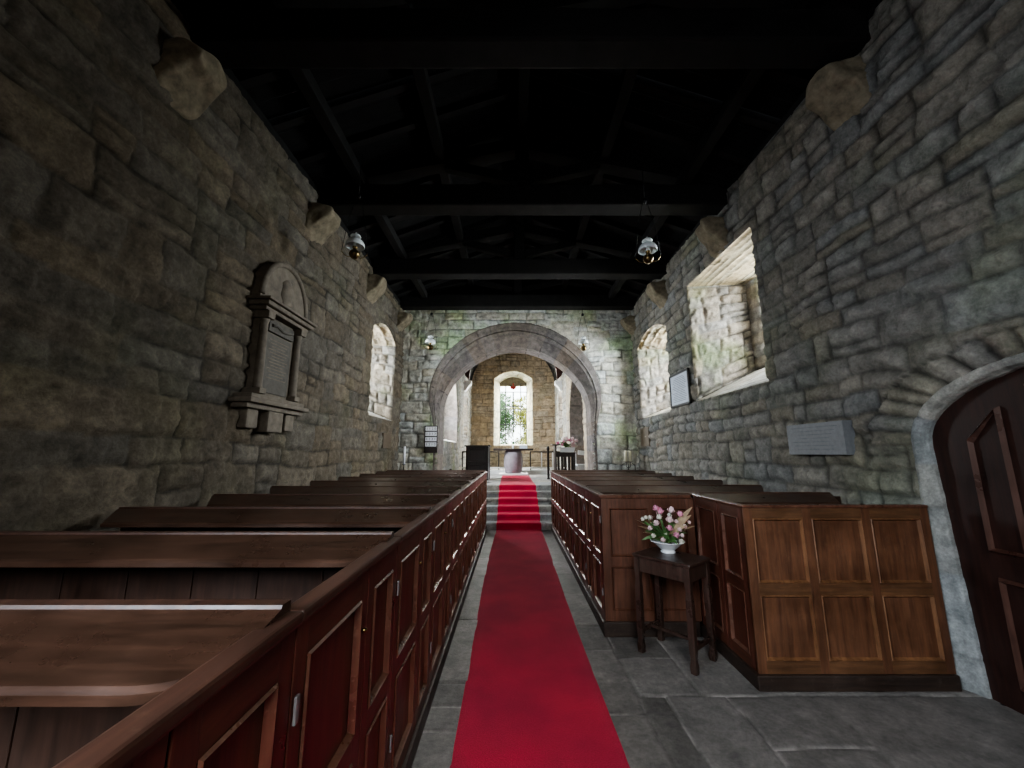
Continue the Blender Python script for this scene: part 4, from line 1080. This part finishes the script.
# east wall with window
WX0, WX1, WZ0, WSP, WRI = -.86, .98, 1.95, 5.12, .36
ET = lambda u: WSP + WRI*(1-((u-(WX0+WX1)/2)/((WX1-WX0)/2))**2)
we = patch('wall_east', lambda U, V: np.stack([U, np.full_like(U, YS), V], -1), axis([CXL-.05, WX0, WX1, CXR+.05], .03), axis([.9, WZ0, 6.9], .03), M['stone_east'], 321, kind='structure', holes=[(WX0, WX1, WZ0, ET)], **{**cw, 'base': (.33,.30,.26), 'hmin': .22, 'hmax': .38, 'wmin': .3, 'wmax': .8})
w4 = thing('window_4', None, None); w4['kind'] = 'structure'
gx0, gx1, gz0, gz1, Dw = WX0+.26, WX1-.26, WZ0+.05, WSP-.12, .55
wk = dict(hmin=.2, hmax=.4, wmin=.25, wmax=.55, amp=.012, base=(.50,.50,.42), lo=.9, hi=1.1, mortar=.8, split=0, warp=.01)
quad_patch('reveal', [(WX0, YS, WZ0), (gx0, YS+Dw, gz0), (gx0, YS+Dw, gz1), (WX0, YS, WSP)], M['stone_white'], 331, .05, w4, toward=(0, YS, 3), **wk)
quad_patch('reveal', [(WX1, YS, WZ0), (gx1, YS+Dw, gz0), (gx1, YS+Dw, gz1), (WX1, YS, WSP)], M['stone_white'], 332, .05, w4, toward=(0, YS, 3), **wk)
quad_patch('sill', [(WX0, YS, WZ0), (WX1, YS, WZ0), (gx1, YS+Dw, gz0), (gx0, YS+Dw, gz0)], M['stone_white'], 333, .05, w4, toward=(0, YS, 5), **wk)
W_ = WX1-WX0
def esof(U, V):
    s = U/W_; t_ = V/Dw; x = (WX0+W_*s)*(1-t_) + (gx0+(gx1-gx0)*s)*t_
    z = (WSP+WRI*(1-(2*s-1)**2))*(1-t_) + (gz1+.30*(1-(2*s-1)**2))*t_
    return np.stack([x, YS+V, z], -1)
patch('soffit', esof, np.linspace(0, W_, 40), np.linspace(0, Dw, 14), M['stone_white'], 334, parent=w4, flip=True, **wk)
bm = bmesh.new(); box(bm, gx0-.01, gx1+.01, YS+Dw-.01, YS+Dw+.08, gz1-.16, gz1+.02)
prism(bm, [(gx0, gz1), (gx1, gz1)] + [(gx0+(gx1-gx0)*(1+math.cos(a))/2, gz1+.30*math.sin(a)**2+.02) for a in np.linspace(.1, PI-.1, 20)], 'y', YS+Dw, YS+Dw+.06); obj('head_stone', bm, M['corbel'], w4)
cxw = (gx0+gx1)/2
bm = bmesh.new()
for x in (gx0, gx0+(gx1-gx0)*.22, gx1-(gx1-gx0)*.22, gx1): box(bm, x-.020, x+.020, YS+Dw-.01, YS+Dw+.03, gz0, gz1)
for z in (gz0, gz0+.95, gz0+1.7, gz1-.45): box(bm, gx0, gx1, YS+Dw-.01, YS+Dw+.03, z-.018, z+.018)
obj('glazing_bars', bm, M['lead'], w4)
# leaded cross design of the window and red emblem
bm = bmesh.new(); box(bm, cxw-.032, cxw+.032, YS+Dw-.03, YS+Dw-.005, gz0+.55, gz0+2.55); box(bm, cxw-.50, cxw+.50, YS+Dw-.03, YS+Dw-.005, gz0+1.815, gz0+1.875)
lathe(bm, [(.001, -.01), (.06, -.01), (.06, .01), (.001, .01)], 20)
bmesh.ops.transform(bm, matrix=Matrix.Translation((cxw, YS+Dw-.03, gz0+1.85)) @ Matrix.Rotation(PI/2, 4, 'X'), verts=[v for v in bm.verts if abs(v.co.z) < .02 and abs(v.co.y) < .1])
obj('cross_tracery', bm, M['lead'], w4)
bm = bmesh.new(); zc = gz0+2.82
box(bm, cxw-.03, cxw+.03, YS+Dw-.02, YS+Dw-.005, zc-.17, zc+.17); box(bm, cxw-.15, cxw+.15, YS+Dw-.02, YS+Dw-.005, zc-.05, zc+.02)
prism(bm, [(cxw-.15, zc-.05), (cxw-.10, zc-.12), (cxw+.10, zc-.12), (cxw+.15, zc-.05)], 'y', YS+Dw-.02, YS+Dw-.005); obj('red_emblem', bm, M['red_glass'], w4)
bm = bmesh.new(); box(bm, gx0, gx1, YS+Dw+.012, YS+Dw+.018, gz0, gz1); obj('pane', bm, M['glass'], w4)
bm = bmesh.new(); box(bm, gx1, WX1+3, YS+Dw+.02, YS+Dw+.3, 0, 7.5); box(bm, WX0-3, gx0, YS+Dw+.02, YS+Dw+.3, 0, 7.5); box(bm, gx0, gx1, YS+Dw+.02, YS+Dw+.3, gz1, 7.5); box(bm, gx0, gx1, YS+Dw+.02, YS+Dw+.3, 0, gz0); obj('outer_leaf', bm, M['corbel'], w4)
# barrel ceiling of the chancel
cc = bpy.data.objects.new('ceiling_chancel', None); C.objects.link(cc); cc['kind'] = 'structure'
ccx, chw = (CXL+CXR)/2, (CXR-CXL)/2
bm = bmesh.new()
for k_ in range(28):
    a0, a1 = PI*k_/28, PI*(k_+1)/28-.008
    pr = [(ccx+chw*math.cos(a0), 4.75+1.95*math.sin(a0)), (ccx+chw*math.cos(a1), 4.75+1.95*math.sin(a1)), (ccx+(chw+.06)*math.cos(a1), 4.75+2.01*math.sin(a1)), (ccx+(chw+.06)*math.cos(a0), 4.75+2.01*math.sin(a0))]
    prism(bm, pr, 'y', YE+.7, YS+.1)
obj('barrel_boards', bm, M['roof'], cc)
bm = bmesh.new(); box(bm, CXL-1.5, CXR+1.5, YE+.72, YS+.9, 6.85, 7.0); box(bm, CXL-1.8, CXL-.35, YE+.1, YS+.9, 4.9, 5.0); box(bm, CXR+.2, CXR+1.6, YE+.1, YS+.9, 4.7, 4.8); obj('outer_roof', bm, M['roof_b'], cc)
bm = bmesh.new(); box(bm, CXR+1.25, CXR+1.4, YE, YS, 0, 5); box(bm, CXL-1.5, CXL-.2, 14.7, 14.9, 0, 7.0); box(bm, CXR+.2, CXR+1.4, 14.7, 14.9, 0, 7.0); [box(bm, x_, x_+.2, a_, b_, c_, d_) for x_ in (CXL-.3, CXR+.1) for a_, b_, c_, d_ in ((14.7, 15.65, 0, 7), (17.15, YS+.5, 0, 7), (15.65, 17.15, 0, 2.15), (15.65, 17.15, 4.3, 7))]; obj('wall_outer', bm, M['corbel'], kind='structure')
bm = bmesh.new(); box(bm, XL-.4, AC-HOLE_HW-.02, YE+.12, YE+.72, 0, 6.9); box(bm, AC+HOLE_HW+.02, XR+.4, YE+.12, YE+.72, 0, 6.9); box(bm, AC-HOLE_HW-.02, AC+HOLE_HW+.02, YE+.12, YE+.72, 5.3, 6.9); obj('wall_core', bm, M['corbel'], wa)
for s, x, w in ((1, CXL, 'left'), (-1, CXR, 'right')):
    yb = 15.7
    t = thing('arch_brace', 'dark red curved timber roof brace on the %s side of the chancel' % w, 'roof brace', (x, yb, 4.45), group=None)
    bm = bmesh.new(); ins = []; outs = []
    for a in np.linspace(0, PI/2, 18):
        outs.append((s*(chw-.02)*(1-math.cos(a)), .30+1.93*math.sin(a))); ins.append((s*((chw-.02)-(chw-.22)*math.cos(a)), .10+1.85*math.sin(a)))
    prism(bm, outs + ins[::-1], 'y', -.11, .11); obj('curved_brace', bm, M['brace'], t)
    bm = bmesh.new(); prism(bm, [(-.05*s, -.35), (.10*s, -.30), (.16*s, -.18), (.30*s, -.05), (.30*s, .08), (-.05*s, .08)], 'y', -.16, .16)
    o = obj('chancel_corbel', bm, M['whitepaint']); o.location = (x, yb, 4.40); tag(o, 'pale stone corbel carrying the timber brace on the %s chancel wall' % w, 'corbel')

# altar rail
ar = thing('altar_rail', 'dark-topped wooden altar rail across the sanctuary behind the stone altar', 'altar rail', (CX0, 15.3, .95))
for x0, x1 in ((CXL-CX0+.02, -.56), (.60, CXR-CX0-.02)):
    bm = bmesh.new(); box(bm, x0, x1, -.04, .04, .66, .71, bev=.01); obj('handrail', bm, M['dark_wood'], ar)
    n = 4
    for i in range(n):
        x = x0+.03 + (x1-x0-.06)*i/(n-1); bm = bmesh.new(); box(bm, x-.022, x+.022, -.022, .022, 0, .66, bev=.004); obj('baluster', bm, M['whitepaint'] if 0 < i < n-1 else M['dark_wood'], ar)
    bm = bmesh.new(); box(bm, x0, x1, -.03, .03, .06, .11, bev=.005); obj('bottom_rail', bm, M['whitepaint'], ar)
# altar table on barrel-like stone pedestal
at_ = thing('stone_altar', 'grey drum-shaped stone altar pedestal with dark flat top, end of carpet', 'altar', (.05, 14.55, FZ))
bm = bmesh.new(); box(bm, -.52, .52, -.32, .35, 0, .07, bev=.01); obj('plinth', bm, M['whitepaint'], at_)
bm = bmesh.new(); lathe(bm, [(.28, .07), (.30, .10), (.33, .25), (.345, .50), (.33, .75), (.29, .86), (.27, .88)], 10); obj('pedestal', bm, M['cloth'], at_)
bm = bmesh.new(); box(bm, -.72, .72, -.36, .36, .875, .955, bev=.012); obj('altar_top', bm, M['dark_wood'], at_)
z_ = FZ+.94
for s, w in ((-1, 'left'), (1, 'right')):
    t = thing('candlestick', 'slim brass candlestick on the %s end of the altar top' % w, 'candlestick', (.05+s*.52, 14.6, z_))
    bm = bmesh.new(); lathe(bm, [(.04, 0), (.035, .01), (.010, .02), (.012, .08), (.008, .14), (.018, .15), (.001, .15)], 14); obj('stem', bm, M['brass'], t)
    bm = bmesh.new(); lathe(bm, [(.011, .15), (.011, .30), (.001, .302)], 10); obj('candle', bm, M['wax'], t)
vs_t = thing('altar_vase', 'small white vase of lilies in the middle of the altar', 'vase', (.04, 14.62, z_))
bm = bmesh.new(); lathe(bm, [(.03, 0), (.045, .05), (.035, .12), (.02, .16), (.028, .18), (.02, .178), (.001, .17)], 14); obj('vase_body', bm, M['china'], vs_t)
heads = [(.0, 0, .16, 'white_p', .035), (-.14, 0, .17, 'white_p', .03), (.10, .02, .10, 'white_p', .03), (-.05, .0, .09, 'white_p', .03)]
bouquet('lilies', 'sparse white lilies with leaves in the altar vase', (.04, 14.62, z_+.17), heads, None, .2, rnd, 9)
bm = bmesh.new(); box(bm, -.14, .14, -.02, .02, 0, .13, bev=.004, mat=Matrix.Rotation(-.25, 4, 'X')); o = obj('open_book', bm, M['paper']); o.location = (.42, 14.45, z_+.003); tag(o, 'pale open book propped on the right half of the altar', 'book')
# left reading desk
ld = thing('reading_desk', 'dark oak panelled reading desk left of the altar', 'desk', (-1.03, 11.7, FZ))
bm = bmesh.new(); panelling(bm, .64, 0, .98, [1], [1, 1], stile=.07, rail=.08); e = obj('front_panel', bm, [M['dark_wood']]*3, ld); e.location = (-.32, 0, 0)
for a_ in (.30, -.33): bm = bmesh.new(); box(bm, a_, a_+.03, 0, .55, 0, .98, bev=.003); obj('side_panel', bm, M['dark_wood'], ld)
bm = bmesh.new(); box(bm, -.38, .38, -.05, .58, .98, 1.02, bev=.01); obj('desk_top', bm, M['dark_wood'], ld)
bm = bmesh.new(); box(bm, -.3, .3, .3, .55, .4, .44, bev=.005); obj('shelf', bm, M['dark_wood'], ld)
pn = thing('reading_desk', 'narrow dark desk end standing just right of the oak reading desk', 'desk', (-.74, 12.55, FZ))
bm = bmesh.new(); prism(bm, [(-.2, 0), (.2, 0), (.2, .92), (-.2, 1.05)], 'x', -.0, .04); obj('side_panel', bm, M['dark_wood'], pn)
bm = bmesh.new(); box(bm, -.25, .05, -.18, -.14, 0, .95, bev=.004); obj('front_panel', bm, M['dark_wood'], pn)
bm = bmesh.new(); lathe(bm, [(.10, 0), (.10, .012), (.012, .03), (.010, .93), (.016, .95), (.016, .98), (.001, .99)], 14); o = obj('steel_post', bm, M['steel']); o.location = (-.645, 10.9, FZ); tag(o, 'thin steel post standing on the chancel floor right of the desk', 'post')
bm = bmesh.new(); box(bm, -.07, .07, -.07, .07, 0, .035, bev=.005); lathe(bm, [(.04, .03), (.035, .30), (.045, .32), (.03, .36), (.001, .37)], 12); o = obj('floor_stand', bm, M['dark_wood']); o.location = (-1.68, 10.95, FZ); tag(o, 'short dark stand by the left foot of the chancel arch', 'stand')
# right post, desk and flowers
bm = bmesh.new(); lathe(bm, [(.05, 0), (.05, .02), (.036, .04), (.036, .88), (.05, .90), (.045, .97), (.02, 1.0), (.001, 1.01)], 14); o = obj('newel_post', bm, M['dark_wood']); o.location = (1.12, 12.3, FZ); tag(o, 'dark turned post standing left of the flower desk', 'post')
rd = thing('flower_desk', 'dark slatted oak desk carrying the flower trough, right of the altar', 'desk', (1.62, 11.9, FZ))
for a_, h_ in ((-.32, 1.02), (.24, .78)): bm = bmesh.new(); box(bm, a_, a_+.04, 0, .5, 0, h_, bev=.004); obj('side_panel', bm, M['dark_wood'], rd)
bm = bmesh.new()
for i in range(5): box(bm, -.26+.105*i, -.19+.105*i, .0, .025, .02, .78, bev=.003)
box(bm, -.28, .24, -.005, .03, .68, .80, bev=.003); obj('slatted_front', bm, M['dark_wood'], rd)
bm = bmesh.new(); box(bm, -.42, -.16, -.05, .5, 1.02, 1.05, bev=.006); box(bm, -.28, .30, -.05, .5, .78, .81, bev=.006); obj('desk_top', bm, M['dark_wood'], rd)
bm = bmesh.new(); prism(bm, [(-.20, .005), (.20, .005), (.25, .15), (-.25, .15)], 'y', -.09, .09); o = obj('flower_trough', bm, M['china']); o.location = (1.66, 11.98, FZ+.81); tag(o, 'pale white trough of flowers on the dark desk right of the altar', 'planter')
hh = []
for i in range(22):
    hh.append((rnd.uniform(-.26, .28), rnd.uniform(-.12, .08), rnd.uniform(.04, .26), rnd.choice(['pink', 'palepink', 'palepink', 'white_p']), rnd.uniform(.050, .070)))
bouquet('trough_flowers', 'pink and white flowers filling the trough right of the altar', (1.66, 11.98, FZ+.96), hh, None, .24, rnd, 22, sc=1.5)
wc_ = thing('folding_chair', 'white slatted chair partly hidden behind the chancel arch, right side', 'chair', (2.30, 12.95, FZ))
bm = bmesh.new(); box(bm, -.24, .20, -.02, .02, .72, .86, bev=.01, mat=Matrix.Rotation(.12, 4, 'Y')); obj('backrest', bm, M['whitepaint'], wc_)
bm = bmesh.new(); box(bm, -.24, .20, -.42, .0, .40, .44, bev=.008); box(bm, -.24, .20, -.42, -.39, .14, .40, bev=.008); obj('seat', bm, M['whitepaint'], wc_)
for sx in (-.22, .18):
    for sy in (-.40, .0):
        bm = bmesh.new(); box(bm, sx-.018, sx+.018, sy-.018, sy+.018, 0, .40 if sy else .84, bev=.004); obj('leg', bm, M['whitepaint'], wc_)

# ------------------------------------------------------------------ outside
bm = bmesh.new(); v_ = [bm.verts.new(q) for q in ((-60, -40, -.4), (60, -40, -.4), (60, 80, -.4), (-60, 80, -.4))]; bm.faces.new(v_); obj('ground', bm, M['grass'], kind='structure')
def tree(x, y, h, r, mat, label, seed, n=6500):
    t = thing('leafy_tree', label, 'tree', (x, y, -.4)); rr = random.Random(seed)
    bm = bmesh.new(); tube(bm, [(0, 0, 0), (.1, 0, h*.3), (0, .1, h*.6), (.1, 0, h*.85)], [.22, .16, .10, .04], 8)
    for k_ in range(6):
        a = rr.uniform(0, 6.28); z = h*rr.uniform(.25, .6); tube(bm, [(0, 0, z), (r*.4*math.cos(a), r*.4*math.sin(a), z+h*.12), (r*.8*math.cos(a), r*.8*math.sin(a), z+h*.25)], [.07, .045, .015], 6)
    obj('trunk', bm, M['bark'], t)
    V = []; F = []
    cl = [(rr.uniform(-.6, .6)*r, rr.uniform(-.6, .6)*r, h*rr.uniform(.25, .9), r*rr.uniform(.3, .5)) for _ in range(22)]
    for i in range(n):
        cx, cy, cz, cr = rr.choice(cl); d = Vector((rr.gauss(0, 1), rr.gauss(0, 1), rr.gauss(0, 1))).normalized()*cr*rr.uniform(.6, 1.05)
        c = Vector((cx, cy, cz)) + d; a = Vector((rr.gauss(0, 1), rr.gauss(0, 1), rr.gauss(0, 1))).normalized(); b = a.orthogonal().normalized(); s = rr.uniform(.07, .15)
        k_ = len(V); V += [c-a*s, c-b*s*.55, c+a*s, c+b*s*.55]; F.append((k_, k_+1, k_+2, k_+3))
    me = bpy.data.meshes.new('foliage'); me.from_pydata(V, [], F); me.materials.append(mat); o = bpy.data.objects.new('foliage', me); link(o, t)
tree(-1.6, 27, 6.6, 2.0, M['foliage_g'], 'dark green leafy tree outside the east window, left half', 3)
tree(1.7, 26, 5.6, 1.7, M['foliage_y'], 'yellow-green leafy tree outside the east window, right half', 4)

# ------------------------------------------------------------------ world, light, camera
w = bpy.data.worlds.new('World'); bpy.context.scene.world = w; w.use_nodes = True
t = w.node_tree; t.nodes.clear(); o_ = t.nodes.new('ShaderNodeOutputWorld'); bg = t.nodes.new('ShaderNodeBackground')
tcn = t.nodes.new('ShaderNodeTexCoord'); sx = t.nodes.new('ShaderNodeSeparateXYZ'); t.links.new(tcn.outputs['Generated'], sx.inputs[0])
rw = ramp(t, sx.outputs['Z'], [(0.0, (.55,.62,.60)), (.25, (.85,.93,1.0)), (1.0, (.80,.90,1.0))]); t.links.new(rw.outputs[0], bg.inputs[0])
bg.inputs[1].default_value = 4.5; t.links.new(bg.outputs[0], o_.inputs[0])
def area(name, loc, rot, sx, sy, power, col=(1,1,1), portal=False, spread=PI):
    l = bpy.data.lights.new(name, 'AREA'); l.shape = 'RECTANGLE'; l.size = sx; l.size_y = sy; l.energy = power; l.color = col; l.spread = spread
    if portal: l.cycles.is_portal = True
    o = bpy.data.objects.new(name, l); C.objects.link(o); o.location = loc; o.rotation_euler = rot; return o
def facing(name, loc, target, sx, sy, power, col=(1,1,1), portal=False, spread=PI):
    d = Vector(target)-Vector(loc); return area(name, loc, d.to_track_quat('-Z', 'Y').to_euler(), sx, sy, power, col, portal, spread)
for i, (x, y, z, wd, hd) in enumerate((W1, W2, W3, W6, W7)):
    sg = 1 if x > 0 else -1
    facing('window_portal', (x+sg*.31, y, z), (x-sg*5, y, z), wd, hd, 0, portal=True)
    facing('window_daylight', (x+sg*.30, y, z+.05), (x-sg*3, y+(.3, 1.3, 1.3, .8, .8)[i], z-.9), wd*.98, hd*.95, (165, 230, 190, 90, 90)[i], (.88,.95,1.0))  # last two are added lights, through the added sanctuary windows
facing('window_portal', (cxw, YS+Dw+.4, (gz0+gz1)/2), (cxw, 0, (gz0+gz1)/2), gx1-gx0+.3, gz1-gz0+.3, 0, portal=True)
facing('window_portal', (CXL-.9, (RL0+RL1)/2, 3.3), (5, (RL0+RL1)/2, 3.0), 1.3, 2.4, 0, portal=True)
facing('chancel_daylight', (CXL-.45, (RL0+RL1)/2, 3.2), (3, (RL0+RL1)/2+.6, 2.2), 1.1, 1.8, 160, (.9,.95,1.0))
facing('east_daylight', (cxw, YS+Dw+.35, (gz0+gz1)/2+.2), (cxw, 10, 1.5), 1.2, 2.6, 250, (1,.99,.94))
# light from the windows behind the camera, plus an added soft fill
facing('west_window_light', (.2, -2.4, 3.3), (.25, 1.6, 0), 1.4, 1.8, 27, (.95,.97,1.0), spread=1.5)
facing('west_fill_light', (.2, -2.8, 2.6), (.2, 4, 2.2), 2.4, 2.4, 11, (1,.96,.90))  # added wide fill to lift the near walls
facing('rear_side_window_light', (-2.6, -1.0, 2.7), (3.0, 2.9, .5), 1.0, 1.4, 50, (.80,.89,1.0), spread=1.9)

cam = bpy.data.cameras.new('Camera'); co_ = bpy.data.objects.new('Camera', cam); C.objects.link(co_)
cam.sensor_width = 36; cam.lens = 390/1024*36; cam.clip_start = .05; cam.clip_end = 300
co_.location = (0, 0, 1.6); co_.rotation_euler = (math.radians(90+10.0), 0, 0)
sc = bpy.context.scene; sc.camera = co_
sc.view_settings.view_transform = 'AgX'; sc.view_settings.exposure = 1.15; sc.view_settings.look = 'AgX - Medium High Contrast'
sc.cycles.max_bounces = 8; sc.cycles.diffuse_bounces = 5; sc.cycles.sample_clamp_indirect = 6
